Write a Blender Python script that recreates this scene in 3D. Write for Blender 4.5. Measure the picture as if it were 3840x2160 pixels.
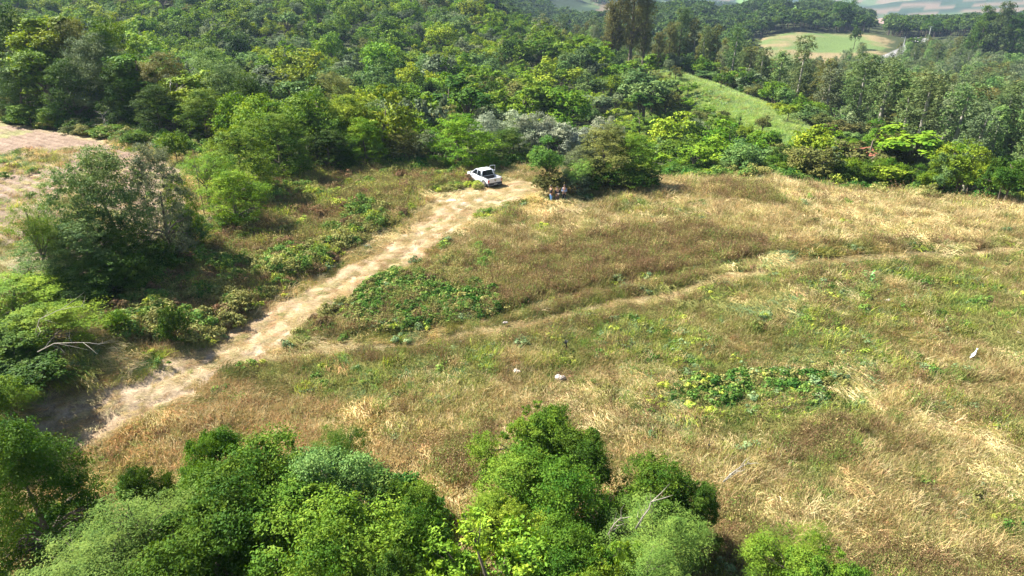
import bpy, math, random
import numpy as np
from mathutils import Vector

random.seed(7)
RNG = np.random.default_rng(11)
sc = bpy.context.scene
C = sc.collection
for o in list(bpy.data.objects):
    bpy.data.objects.remove(o)

# ------------------------------------------------------------------ camera, light, exposure
CAM_H = 20.0
PITCH = math.radians(25.0)
cam_d = bpy.data.cameras.new('camera'); cam = bpy.data.objects.new('camera', cam_d); C.objects.link(cam)
cam.location = (0, 0, CAM_H); cam.rotation_euler = (math.pi/2 - PITCH, 0, 0)
cam_d.sensor_width = 36; cam_d.lens = 24; cam_d.clip_start = 0.2; cam_d.clip_end = 12000
sc.camera = cam

SUN_AZ = math.atan2(0.46, -0.89)      # direction (in plan) the sunlight comes from
SUN_EL = math.radians(44)
w = bpy.data.worlds.new('World'); sc.world = w; w.use_nodes = True
nt = w.node_tree; nt.nodes.clear()
sky = nt.nodes.new('ShaderNodeTexSky'); sky.sky_type = 'NISHITA'; sky.sun_disc = False
sky.sun_elevation = SUN_EL; sky.sun_rotation = math.pi/2 - SUN_AZ
sky.air_density = 1.0; sky.dust_density = 1.0; sky.ozone_density = 1.0
bg = nt.nodes.new('ShaderNodeBackground'); bg.inputs[1].default_value = 0.05
wo = nt.nodes.new('ShaderNodeOutputWorld')
nt.links.new(sky.outputs[0], bg.inputs[0]); nt.links.new(bg.outputs[0], wo.inputs[0])
sun_d = bpy.data.lights.new('sun', 'SUN'); sun_d.energy = 5.0; sun_d.angle = math.radians(0.55)
sun_d.color = (1.0, 0.96, 0.87)
sun = bpy.data.objects.new('sun', sun_d); C.objects.link(sun)
sdir = Vector((math.cos(SUN_AZ)*math.cos(SUN_EL), math.sin(SUN_AZ)*math.cos(SUN_EL), math.sin(SUN_EL)))
sun.rotation_euler = sdir.to_track_quat('Z', 'Y').to_euler(); sun.location = (0, 0, 60)
sc.view_settings.view_transform = 'Standard'; sc.view_settings.look = 'None'
sc.view_settings.gamma = 1; sc.view_settings.use_curve_mapping = False
sc.view_settings.exposure = 1.85
sc.cycles.use_denoising = True
sc.cycles.denoiser = 'OPENIMAGEDENOISE'; sc.cycles.denoising_input_passes = 'RGB_ALBEDO_NORMAL'; sc.cycles.denoising_prefilter = 'ACCURATE'
sc.cycles.max_bounces = 6; sc.cycles.diffuse_bounces = 2; sc.cycles.glossy_bounces = 2
sc.cycles.transmission_bounces = 4; sc.cycles.transparent_max_bounces = 4; sc.cycles.volume_bounces = 0
sc.cycles.caustics_reflective = False; sc.cycles.caustics_refractive = False

# ------------------------------------------------------------------ pixel -> place helpers
# photograph pixels below are in a 2576 x 1449 frame
FP, CU, CV = 1717.3, 1288.0, 724.5
CP, SP = math.cos(PITCH), math.sin(PITCH)
def ray(u, v):
    Y = FP*CP + (CV-v)*SP; Z = -FP*SP + (CV-v)*CP
    return (u-CU)/Y, Z/Y                    # dx/dy, dz/dy
def P3(u, v, y):
    a, b = ray(u, v); return (a*y, y, CAM_H + b*y)
def project(x, y, z):
    dz = z-CAM_H
    fwd = y*CP - dz*SP; up = y*SP + dz*CP
    fwd = np.maximum(fwd, .01)
    return CU + FP*x/fwd, CV - FP*up/fwd

# ------------------------------------------------------------------ numpy noise
def _hash(ix, iy, s):
    h = (ix.astype(np.int64)*374761393 + iy.astype(np.int64)*668265263 + s*982451653) & 0xffffffff
    h = ((h ^ (h >> 13))*1274126177) & 0xffffffff
    return ((h ^ (h >> 16)) & 0xffffff)/float(0xffffff)
def vnoise(x, y, s=0):
    ix = np.floor(x); iy = np.floor(y); fx = x-ix; fy = y-iy
    fx = fx*fx*(3-2*fx); fy = fy*fy*(3-2*fy)
    a = _hash(ix, iy, s); b = _hash(ix+1, iy, s); c = _hash(ix, iy+1, s); d = _hash(ix+1, iy+1, s)
    return (a*(1-fx)+b*fx)*(1-fy) + (c*(1-fx)+d*fx)*fy
def fbm(x, y, scale, s=0, oct=4, rough=.5):
    t = 0; amp = 1; n = 0; f = 1/scale
    for i in range(oct):
        t = t + amp*vnoise(x*f+17.3*i, y*f-9.1*i, s+i); n += amp; amp *= rough; f *= 2.03
    return t/n
def sstep(a, b, x):
    t = np.clip((x-a)/(b-a), 0, 1); return t*t*(3-2*t)

# ------------------------------------------------------------------ terrain heights
ctl = []
for (x, y, z) in [(-14,8,-.6),(0,6,-.6),(14,8,-.4),(0,14,-.2),(10,18,0),(-8,18,0),(22,18,0),(30,26,.1),(0,28,0),(12,34,.05),(26,36,.2),(42,36,.1),(0,44,.1),
                  (16,50,.25),(34,48,.45),(52,44,0),(8,60,.1),(22,62,.4),(38,60,.4),(12,70,0),(26,68,.25),(46,60,.1),(62,52,-.6),
                  (-10,24,0),(-16,22,0),(-19.5,24.5,.1),(-17,30,.4),(-22.5,29,1.9),(-29,30,2.3),(-26,20,.8),(-36,40,2.0),(-32,52,1.7),(-20,38,.5),(-12,40,.2),
                  (-24,42,.9),(-8,52,.1),(-16,56,.2),(-48,60,2.1),(-60,78,2.0),(-68,90,1.7),(-44,82,1.2),(-34,70,1.0),(-24,72,.4),(-14,70,.1),(-4,68,.05),(2,72,0),(4,80,-1.5),
                  (0,94,-4.5),(-30,92,-2.5),(-60,108,-2),(-90,115,-1),(14,82,-3),(26,80,-3),(40,76,-3.4),(56,70,-4),(75,60,-5),(25,110,-8.5),(40,92,-6.2),(0,130,-8),(36,150,-10.5),(10,180,-9),
                  (-1,165,-8.2),(-1,240,-6),(-1,310,-3.5),(-110,165,-7),(-150,220,-3.5),(-190,280,5),(-55,160,-7.5),(-78,220,-4.5),(-100,290,4),(-150,420,22),(-40,370,3),(-30,440,4),
                  (29,250,-6.2),(46,200,-6.2),(50,175,-6.2),(52,150,-6.0),(53,130,-6.4),(54.6,110,-7.0),(57,98,-8.5),(10,300,-6),(-8,350,-3),
                  (78,150,-18),(84,200,-24),(62,260,-24),(40,330,-27),(20,430,-24),(86,112,-14),(112,96,-12.5),(95,78,-9),(130,120,-15),(120,160,-20),(160,160,-20),(140,220,-26),(200,220,-26),
                  (150,290,-29),(220,300,-28),(110,330,-27),(290,330,-24),(150,362,-25),(190,372,-22.5),
                  (250,180,-18),(300,260,-20),(150,620,-12),(260,640,-14),(60,600,-24),(30,800,-16),(0,1100,14),(-200,700,45),(-500,1500,110),(-400,500,50),(-300,250,15),
                  (140,60,-9),(250,90,-12),(400,200,-15),(420,500,-30),(200,760,-34),(500,900,-48),(900,1500,-64),(1000,2200,-66),(300,1200,-50),(1500,900,-40),
                  (0,2000,60),(900,3300,10),(2500,3000,20),(0,4800,160),(3000,4500,140),(-2500,3000,200),(-2500,0,80),(-600,0,20),(-120,20,4),(-60,10,1.5),(-120,80,4),
                  (60,0,-1.5),(200,-20,-8),(1000,0,-30),(3500,0,-30),(0,-30,-3),(0,-200,-20),(0,-1500,-30),(-1500,-1500,0),(1500,-1500,-30),(-150,-120,-5),(150,-120,-15),(0,-4500,50)]:
    ctl.append((x, y, z))
for (u, v, y, dz) in [(1980,85,470,0),(2050,110,425,0),(2130,135,392,0),(1920,110,425,0),(2200,100,440,0),(2290,108,450,0),(2360,112,440,0),(2120,60,520,-6),(1850,60,520,-7),
                      (1960,12,650,0),(2100,30,900,0),(2400,58,900,0),(2500,30,1500,0),(2300,8,1900,0),(1400,50,600,-9),(1400,5,800,-9),(1600,20,620,-9),
                      (2440,90,470,0),(2560,80,520,-3)]:
    p = P3(u, v, y); ctl.append((p[0], p[1], p[2]+dz))
ctl = np.array(ctl, float)
def warp(x, y):
    r = np.sqrt(x*x+y*y)+1e-9; k = np.log1p(r/14.0)/r
    return x*k, y*k
def _U(d2): return np.where(d2 > 1e-12, .5*d2*np.log(np.maximum(d2, 1e-12)), 0)
_wx, _wy = warp(ctl[:, 0], ctl[:, 1])
_n = len(ctl)
_K = _U((_wx[:, None]-_wx[None])**2 + (_wy[:, None]-_wy[None])**2) + np.eye(_n)*2e-4
_Pm = np.stack([np.ones(_n), _wx, _wy], 1)
_A = np.zeros((_n+3, _n+3)); _A[:_n, :_n] = _K; _A[:_n, _n:] = _Pm; _A[_n:, :_n] = _Pm.T
_W = np.linalg.solve(_A, np.concatenate([ctl[:, 2], np.zeros(3)]))
def terrain(x, y, detail=True):
    x = np.atleast_1d(np.asarray(x, float)); y = np.atleast_1d(np.asarray(y, float))
    out = np.empty(x.shape); xf = x.ravel(); yf = y.ravel(); of = out.ravel()
    for i in range(0, len(xf), 60000):
        a, b = warp(xf[i:i+60000], yf[i:i+60000])
        U = _U((a[:, None]-_wx[None])**2 + (b[:, None]-_wy[None])**2)
        of[i:i+60000] = U @ _W[:_n] + _W[_n] + _W[_n+1]*a + _W[_n+2]*b
    out = of.reshape(x.shape)
    if detail:
        r = np.sqrt(x*x+y*y)
        out = out + (fbm(x, y, 5, 3, 3)-.5)*.45 + (fbm(x, y, 60, 5, 3)-.5)*6*sstep(120, 400, r) + (fbm(x, y, 500, 8, 3)-.5)*70*sstep(800, 2500, r)
    return out
def hit(u, v, ymax=1500):
    """the place on the ground seen at photograph pixel u, v"""
    a, b = ray(u, v)
    ys = np.geomspace(10, ymax, 500)
    d = CAM_H + b*ys - terrain(a*ys, ys)
    k = np.where(d < 0)[0]
    if len(k) == 0: k = [len(ys)-1]
    k = max(k[0], 1)
    y = ys[k-1] + (ys[k]-ys[k-1])*d[k-1]/(d[k-1]-d[k]+1e-9)
    return a*y, y
def poly(pts):
    return np.array([hit(u, v) for u, v in pts])
def inside(pg, x, y):
    r = np.zeros(x.shape, bool); n = len(pg); j = n-1
    for i in range(n):
        xi, yi = pg[i]; xj, yj = pg[j]
        c = ((yi > y) != (yj > y)) & (x < (xj-xi)*(y-yi)/(yj-yi+1e-12)+xi)
        r ^= c; j = i
    return r
def pdist(pl, x, y, closed=False):
    d = np.full(x.shape, 1e9); n = len(pl)
    for i in range(n if closed else n-1):
        ax, ay = pl[i]; bx, by = pl[(i+1) % n]; vx, vy = bx-ax, by-ay
        t = np.clip(((x-ax)*vx+(y-ay)*vy)/(vx*vx+vy*vy+1e-12), 0, 1)
        d = np.minimum(d, np.hypot(x-ax-t*vx, y-ay-t*vy))
    return d
def mask(pg, x, y, soft=.6, jit=1.2, s=0, grow=0):
    """1 inside, 0 outside, ragged edge of width soft"""
    xx = x + (fbm(x, y, 2.2, 40+s, 3)-.5)*2*jit; yy = y + (fbm(x, y, 2.2, 60+s, 3)-.5)*2*jit
    d = pdist(pg, xx, yy, True); sd = np.where(inside(pg, xx, yy), d, -d)+grow
    return sstep(-soft, soft, sd)

Z = {}
Z['road'] = poly([(60,1110),(185,1015),(315,968),(420,930),(515,895),(560,862),(640,812),(740,752),(850,692),(950,627),(1050,567),(1120,522),(1190,492),(1240,472),(1290,454),(1345,462),(1352,490),
                  (1290,507),(1200,540),(1140,575),(1080,625),(1000,675),(930,715),(850,765),(770,805),(735,835),(700,872),(640,897),(580,932),(500,982),(400,1022),(300,1052),(180,1122),(80,1180)])
Z['mown'] = poly([(270,870),(420,860),(540,880),(560,900),(470,950),(330,985),(260,960)])
Z['pale'] = poly([(1065,480),(1120,470),(1185,478),(1225,492),(1180,520),(1100,540),(1040,560),(1000,590),(1030,540)])
Z['plough'] = poly([(-300,300),(0,310),(120,330),(300,365),(400,395),(470,425),(480,470),(470,600),(430,690),(380,760),(250,800),(120,760),(60,760),(-300,760)])
Z['scrub'] = poly([(270,870),(270,780),(330,720),(420,640),(560,600),(650,480),(760,440),(900,430),(1180,430),(1190,465),(1060,475),(1000,540),(900,620),(800,690),(700,750),(600,800),(540,850),(420,860)])
Z['grassy'] = poly([(900,440),(1180,435),(1240,430),(1240,475),(1185,478),(1060,485),(1010,560),(960,560),(920,500)])
Z['brown1'] = poly([(1200,720),(1290,650),(1400,610),(1560,590),(1720,570),(1890,590),(1910,640),(1860,665),(1700,705),(1560,725),(1420,760),(1300,790),(1220,790)])
Z['brown2'] = poly([(1800,465),(1880,470),(1970,500),(1960,525),(1860,510),(1790,500)])
Z['brown3'] = poly([(1180,560),(1330,500),(1560,510),(1560,560),(1400,600),(1250,620),(1150,640),(1080,640)])
Z['vine1'] = poly([(880,780),(910,720),(1000,700),(1130,720),(1270,735),(1290,770),(1180,800),(1020,835),(900,830)])
Z['olive1'] = poly([(735,840),(760,800),(860,770),(930,720),(1000,680),(1240,620),(1290,650),(1200,720),(930,830),(760,862)])
Z['vine2'] = poly([(1640,1010),(1700,975),(1800,960),(1900,950),(2000,925),(2090,945),(2085,1000),(2000,1000),(1900,1025),(1790,1045),(1660,1048)])
Z['green1'] = poly([(600,940),(760,910),(900,930),(1100,900),(1250,900),(1260,960),(1100,1030),(800,1010),(640,1000)])
Z['green2'] = poly([(1350,850),(1500,780),(1800,730),(2200,690),(2576,700),(2576,880),(2200,880),(2100,940),(1700,960),(1420,930)])
Z['green3'] = poly([(1480,960),(1650,1000),(1660,1060),(1900,1040),(2200,990),(2100,1060),(1800,1100),(1600,1090)])
Z['tan1'] = poly([(1670,440),(2000,445),(2700,500),(2700,640),(2300,620),(2000,640),(1900,560),(1700,520),(1550,500)])
Z['orange'] = poly([(120,1180),(350,1060),(620,930),(700,1020),(900,1040),(1000,1130),(1230,1100),(1240,1320),(1000,1250),(600,1150),(440,1200),(180,1300)])
Z['brown4'] = poly([(1880,1180),(2050,1080),(2300,1050),(2700,1000),(2800,1500),(2300,1500),(1800,1420),(1820,1240)])
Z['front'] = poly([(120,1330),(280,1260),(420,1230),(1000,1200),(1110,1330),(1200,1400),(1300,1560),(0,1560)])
Z['spot'] = poly([(1570,765),(1640,758),(1690,765),(1640,778),(1580,776)])
Z['spot2'] = poly([(1790,760),(1850,740),(1870,752),(1840,765)])
Z['spot3'] = poly([(540,968),(600,962),(620,975),(570,985)])
Z['brown5'] = poly([(1100,1120),(1200,1080),(1240,1150),(1240,1200),(1100,1200)])
Z['earth'] = poly([(20,1010),(250,970),(330,985),(200,1045),(90,1110),(0,1130)])
TR_A = poly([(640,905),(800,882),(1000,875),(1160,850),(1260,833),(1400,800),(1540,770),(1700,738),(1800,708),(1930,685),(2050,665),(2200,655),(2400,645),(2640,628)])
TR_B = poly([(760,868),(900,858),(1100,832),(1250,800),(1400,757),(1500,730),(1650,700),(1800,678),(1950,655),(2150,645),(2400,636)])
TR_C = poly([(1290,930),(1450,975),(1580,1035),(1680,1068),(1820,1068),(2000,1045),(2180,1003),(2350,985),(2640,955)])

TR_R = poly([(90,1120),(250,1030),(400,985),(520,935),(600,885),(700,822),(800,767),(900,705),(990,640),(1090,583),(1170,530),(1260,490),(1345,478)])
# ------------------------------------------------------------------ generic helpers
def tag(o, label=None, cat=None, group=None, kind=None):
    if label: o['label'] = label
    if cat: o['category'] = cat
    if group: o['group'] = group
    if kind: o['kind'] = kind
    return o
def link(o, parent=None, col=None):
    (col or C).objects.link(o)
    if parent is not None: o.parent = parent
    return o
def np_mesh(name, V, F, mats=(), midx=None, smooth=False, var=None):
    """V (n,3), F (m,k) with k constant"""
    me = bpy.data.meshes.new(name)
    V = np.ascontiguousarray(V, np.float32); F = np.ascontiguousarray(F, np.int32); m, k = F.shape
    me.vertices.add(len(V)); me.vertices.foreach_set('co', V.ravel())
    me.loops.add(m*k); me.loops.foreach_set('vertex_index', F.ravel())
    me.polygons.add(m); me.polygons.foreach_set('loop_start', np.arange(0, m*k, k, dtype=np.int32))
    if midx is not None: me.polygons.foreach_set('material_index', np.ascontiguousarray(midx, np.int32))
    me.polygons.foreach_set('use_smooth', np.full(m, smooth))
    for mt in mats: me.materials.append(mt)
    if var is not None:
        at = me.attributes.new('var', 'FLOAT', 'POINT'); at.data.foreach_set('value', np.ascontiguousarray(var, np.float32))
    me.update(calc_edges=True)
    return me
class MB:
    def __init__(s): s.v = []; s.f = []; s.m = []
    def face(s, pts, m=0):
        i = len(s.v); s.v += [tuple(p) for p in pts]; s.f.append(tuple(range(i, i+len(pts)))); s.m.append(m)
    def box(s, c, d, rz=0, m=0, taper=1.0):
        cx, cy, cz = c; hx, hy, hz = d[0]/2, d[1]/2, d[2]/2; ca, sa = math.cos(rz), math.sin(rz); i = len(s.v)
        for zz, t in ((-hz, 1), (hz, taper)):
            for xx, yy in ((-hx, -hy), (hx, -hy), (hx, hy), (-hx, hy)):
                xx *= t; yy *= t
                s.v.append((cx+xx*ca-yy*sa, cy+xx*sa+yy*ca, cz+zz))
        for q in ((0, 3, 2, 1), (4, 5, 6, 7), (0, 1, 5, 4), (1, 2, 6, 5), (2, 3, 7, 6), (3, 0, 4, 7)):
            s.f.append(tuple(i+a for a in q)); s.m.append(m)
    def loft(s, rings, cap=True, m=0, closed=True):
        i0 = len(s.v); n = len(rings[0])
        for r in rings: s.v += [tuple(p) for p in r]
        for k in range(len(rings)-1):
            for j in range(n if closed else n-1):
                a = i0+k*n+j; b = i0+k*n+(j+1) % n
                s.f.append((a, b, b+n, a+n)); s.m.append(m)
        if cap:
            s.f.append(tuple(i0+j for j in range(n))[::-1]); s.m.append(m)
            e = i0+(len(rings)-1)*n; s.f.append(tuple(e+j for j in range(n))); s.m.append(m)
    def tube(s, pts, rad, n=6, m=0):
        pts = [Vector(p) for p in pts]; rings = []
        for k, p in enumerate(pts):
            d = (pts[min(k+1, len(pts)-1)]-pts[max(k-1, 0)]).normalized()
            a = d.orthogonal().normalized() if abs(d.z) > .99 else d.cross(Vector((0, 0, 1))).normalized(); b = d.cross(a)
            r = rad[k] if hasattr(rad, '__len__') else rad
            rings.append([p + (a*math.cos(2*math.pi*j/n)+b*math.sin(2*math.pi*j/n))*r for j in range(n)])
        s.loft(rings, True, m)
    def ball(s, c, r, m=0, n=10, k=6):
        rx, ry, rz = r if hasattr(r, '__len__') else (r, r, r); rings = []
        for a in range(k+1):
            t = math.pi*(.02+.96*a/k)
            rings.append([(c[0]+rx*math.sin(t)*math.cos(2*math.pi*j/n), c[1]+ry*math.sin(t)*math.sin(2*math.pi*j/n), c[2]-rz*math.cos(t)) for j in range(n)])
        s.loft(rings, True, m)
    def mesh(s, name, mats, smooth=False):
        me = bpy.data.meshes.new(name); me.from_pydata(s.v, [], s.f)
        for mt in (mats if isinstance(mats, (list, tuple)) else [mats]): me.materials.append(mt)
        me.polygons.foreach_set('material_index', s.m); me.polygons.foreach_set('use_smooth', [smooth]*len(s.f)); me.update()
        return me
    def build(s, name, mats, parent=None, smooth=False, bevel=0):
        o = link(bpy.data.objects.new(name, s.mesh(name, mats, smooth)), parent)
        if bevel:
            b = o.modifiers.new('bevel', 'BEVEL'); b.width = bevel; b.segments = 2; b.limit_method = 'ANGLE'
        return o
def empty(name, loc, rz=0):
    o = bpy.data.objects.new(name, None); o.empty_display_size = .3; link(o); o.location = loc; o.rotation_euler = (0, 0, rz); return o

# ------------------------------------------------------------------ materials
def new_mat(name):
    m = bpy.data.materials.new(name); m.use_nodes = True; t = m.node_tree; t.nodes.clear()
    return m, t, t.nodes, t.links
def simple(name, col, rough=.6, metal=0, spec=.5, noise=0, nscale=8, coat=0):
    m, t, N, L = new_mat(name)
    o = N.new('ShaderNodeOutputMaterial'); b = N.new('ShaderNodeBsdfPrincipled'); L.new(b.outputs[0], o.inputs[0])
    b.inputs['Base Color'].default_value = (*col, 1); b.inputs['Roughness'].default_value = rough; b.inputs['Metallic'].default_value = metal
    b.inputs['Specular IOR Level'].default_value = spec
    if coat: b.inputs['Coat Weight'].default_value = coat; b.inputs['Coat Roughness'].default_value = .08
    if noise:
        tc = N.new('ShaderNodeTexCoord'); n = N.new('ShaderNodeTexNoise'); n.inputs['Scale'].default_value = nscale; n.inputs['Detail'].default_value = 6
        L.new(tc.outputs['Object'], n.inputs['Vector'])
        mr = N.new('ShaderNodeMapRange'); mr.inputs[1].default_value = .3; mr.inputs[2].default_value = .7; mr.inputs[3].default_value = 1-noise; mr.inputs[4].default_value = 1+noise
        mx = N.new('ShaderNodeMix'); mx.data_type = 'RGBA'; mx.blend_type = 'MULTIPLY'; mx.inputs[0].default_value = 1
        mx.inputs[6].default_value = (*col, 1); cb = N.new('ShaderNodeCombineColor')
        L.new(n.outputs[0], mr.inputs[0])
        for i in range(3): L.new(mr.outputs[0], cb.inputs[i])
        L.new(cb.outputs[0], mx.inputs[7]); L.new(mx.outputs[2], b.inputs['Base Color'])
        bp = N.new('ShaderNodeBump'); bp.inputs['Strength'].default_value = .4; bp.inputs['Distance'].default_value = .02
        L.new(n.outputs[0], bp.inputs['Height']); L.new(bp.outputs[0], b.inputs['Normal'])
    return m
def leaf_mat(name, source, trans=.22, spec=.06, rough=.6):
    """leaf material: colour from the object's own colour ('obj') or the tint of each plant ('inst'), varied leaf by leaf"""
    m, t, N, L = new_mat(name)
    o = N.new('ShaderNodeOutputMaterial')
    if source == 'obj':
        oi = N.new('ShaderNodeObjectInfo'); col = oi.outputs['Color']
    else:
        at = N.new('ShaderNodeAttribute'); at.attribute_type = 'INSTANCER'; at.attribute_name = 'tint'; col = at.outputs['Color']
    va = N.new('ShaderNodeAttribute'); va.attribute_name = 'var'
    hs = N.new('ShaderNodeHueSaturation')
    m1 = N.new('ShaderNodeMapRange'); m1.inputs[3].default_value = .47; m1.inputs[4].default_value = .53; L.new(va.outputs['Fac'], m1.inputs[0])
    m2 = N.new('ShaderNodeMapRange'); m2.inputs[3].default_value = 1.45; m2.inputs[4].default_value = .6; L.new(va.outputs['Fac'], m2.inputs[0])
    L.new(m1.outputs[0], hs.inputs['Hue']); L.new(m2.outputs[0], hs.inputs['Value']); L.new(col, hs.inputs['Color'])
    b = N.new('ShaderNodeBsdfPrincipled'); b.inputs['Roughness'].default_value = rough; b.inputs['Specular IOR Level'].default_value = spec
    L.new(hs.outputs[0], b.inputs['Base Color'])
    tr = N.new('ShaderNodeBsdfTranslucent')
    h2 = N.new('ShaderNodeHueSaturation'); h2.inputs['Hue'].default_value = .485; h2.inputs['Saturation'].default_value = 1.1; h2.inputs['Value'].default_value = 1.25
    L.new(hs.outputs[0], h2.inputs['Color']); L.new(h2.outputs[0], tr.inputs[0])
    mx = N.new('ShaderNodeMixShader'); mx.inputs[0].default_value = trans
    L.new(b.outputs[0], mx.inputs[1]); L.new(tr.outputs[0], mx.inputs[2]); L.new(mx.outputs[0], o.inputs[0])
    return m
M_LEAF = leaf_mat('leaf_object', 'obj'); M_LEAFI = leaf_mat('leaf_plants', 'inst')
M_GRASS = leaf_mat('grass_blades', 'inst', trans=.3, spec=.15, rough=.7)
M_BARK = simple('bark', (.13, .10, .075), .9, noise=.35, nscale=5)
M_PALE = simple('pale_bark', (.30, .27, .22), .85, noise=.25, nscale=4)
M_DEAD = simple('dead_wood', (.33, .29, .24), .9, noise=.3, nscale=6)

# ground
def ground_mat():
    m, t, N, L = new_mat('ground')
    o = N.new('ShaderNodeOutputMaterial'); b = N.new('ShaderNodeBsdfPrincipled'); L.new(b.outputs[0], o.inputs[0])
    b.inputs['Roughness'].default_value = .95; b.inputs['Specular IOR Level'].default_value = .1
    a = N.new('ShaderNodeAttribute'); a.attribute_name = 'gcol'
    g = N.new('ShaderNodeNewGeometry')
    prev = a.outputs['Color']; hs = None
    for sc_, lo, hi in ((1.1, .72, 1.28), (6.0, .70, 1.30), (26.0, .72, 1.28)):
        n = N.new('ShaderNodeTexNoise'); n.inputs['Scale'].default_value = sc_; n.inputs['Detail'].default_value = 5; n.inputs['Roughness'].default_value = .65
        L.new(g.outputs['Position'], n.inputs['Vector'])
        mr = N.new('ShaderNodeMapRange'); mr.inputs[1].default_value = .3; mr.inputs[2].default_value = .7; mr.inputs[3].default_value = lo; mr.inputs[4].default_value = hi
        L.new(n.outputs[0], mr.inputs[0])
        vm = N.new('ShaderNodeVectorMath'); vm.operation = 'SCALE'; L.new(prev, vm.inputs[0]); L.new(mr.outputs[0], vm.inputs['Scale']); prev = vm.outputs[0]; hs = n
    L.new(prev, b.inputs['Base Color'])
    n = N.new('ShaderNodeTexNoise'); n.inputs['Scale'].default_value = 3.0; n.inputs['Detail'].default_value = 8; n.inputs['Roughness'].default_value = .7
    L.new(g.outputs['Position'], n.inputs['Vector'])
    bp = N.new('ShaderNodeBump'); bp.inputs['Strength'].default_value = .8; bp.inputs['Distance'].default_value = .12
    L.new(n.outputs[0], bp.inputs['Height']); L.new(bp.outputs[0], b.inputs['Normal'])
    return m
M_GROUND = ground_mat()

# ------------------------------------------------------------------ ground sheet
def lerp(c, d, k): return c*(1-k[..., None]) + np.array(d)[None]*k[..., None]
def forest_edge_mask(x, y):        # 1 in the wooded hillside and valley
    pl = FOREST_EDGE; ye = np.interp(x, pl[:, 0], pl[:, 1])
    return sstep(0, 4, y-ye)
_fe = [hit(u, v) for u, v in [(0,302),(120,325),(300,352),(420,385),(480,405)]]
FOREST_EDGE = np.array([(-400, 100)] + _fe + [(-24,66),(-20,72),(-8,75),(0,76),(5,78),(10,74),(17,73.5),(27,70.5),(38,67.5),(48,63),(60,57),(80,50),(140,40),(600,20)])
FOREST_EDGE = FOREST_EDGE[np.argsort(FOREST_EDGE[:, 0])]
RIDGE = np.array([(60,92),(54.6,110),(53,130),(52,150),(50,175),(46,200),(29,250),(10,300),(-8,350),(-30,420),(-60,500)], float)
def ridge_x(y): return np.interp(y, RIDGE[:, 1], RIDGE[:, 0])
CLEAR1 = poly([(1895,105),(1940,88),(2060,83),(2150,86),(2235,98),(2225,135),(2120,165),(2040,185),(1940,185),(1890,150)])
CLEAR2 = poly([(1850,8),(1940,8),(2030,22),(2030,35),(1960,32),(1880,22)])
FARROAD = poly([(2215,175),(2200,160),(2240,140),(2275,125),(2290,112),(2330,100),(2300,95)])
PINK = poly([(2190,14),(2260,12),(2340,26),(2400,36),(2395,48),(2300,38),(2200,24)])
PINK2 = poly([(2440,48),(2470,45),(2480,50),(2450,54)])
GREENF = poly([(2330,118),(2460,100),(2576,110),(2500,130),(2400,140),(2330,145)])
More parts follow.
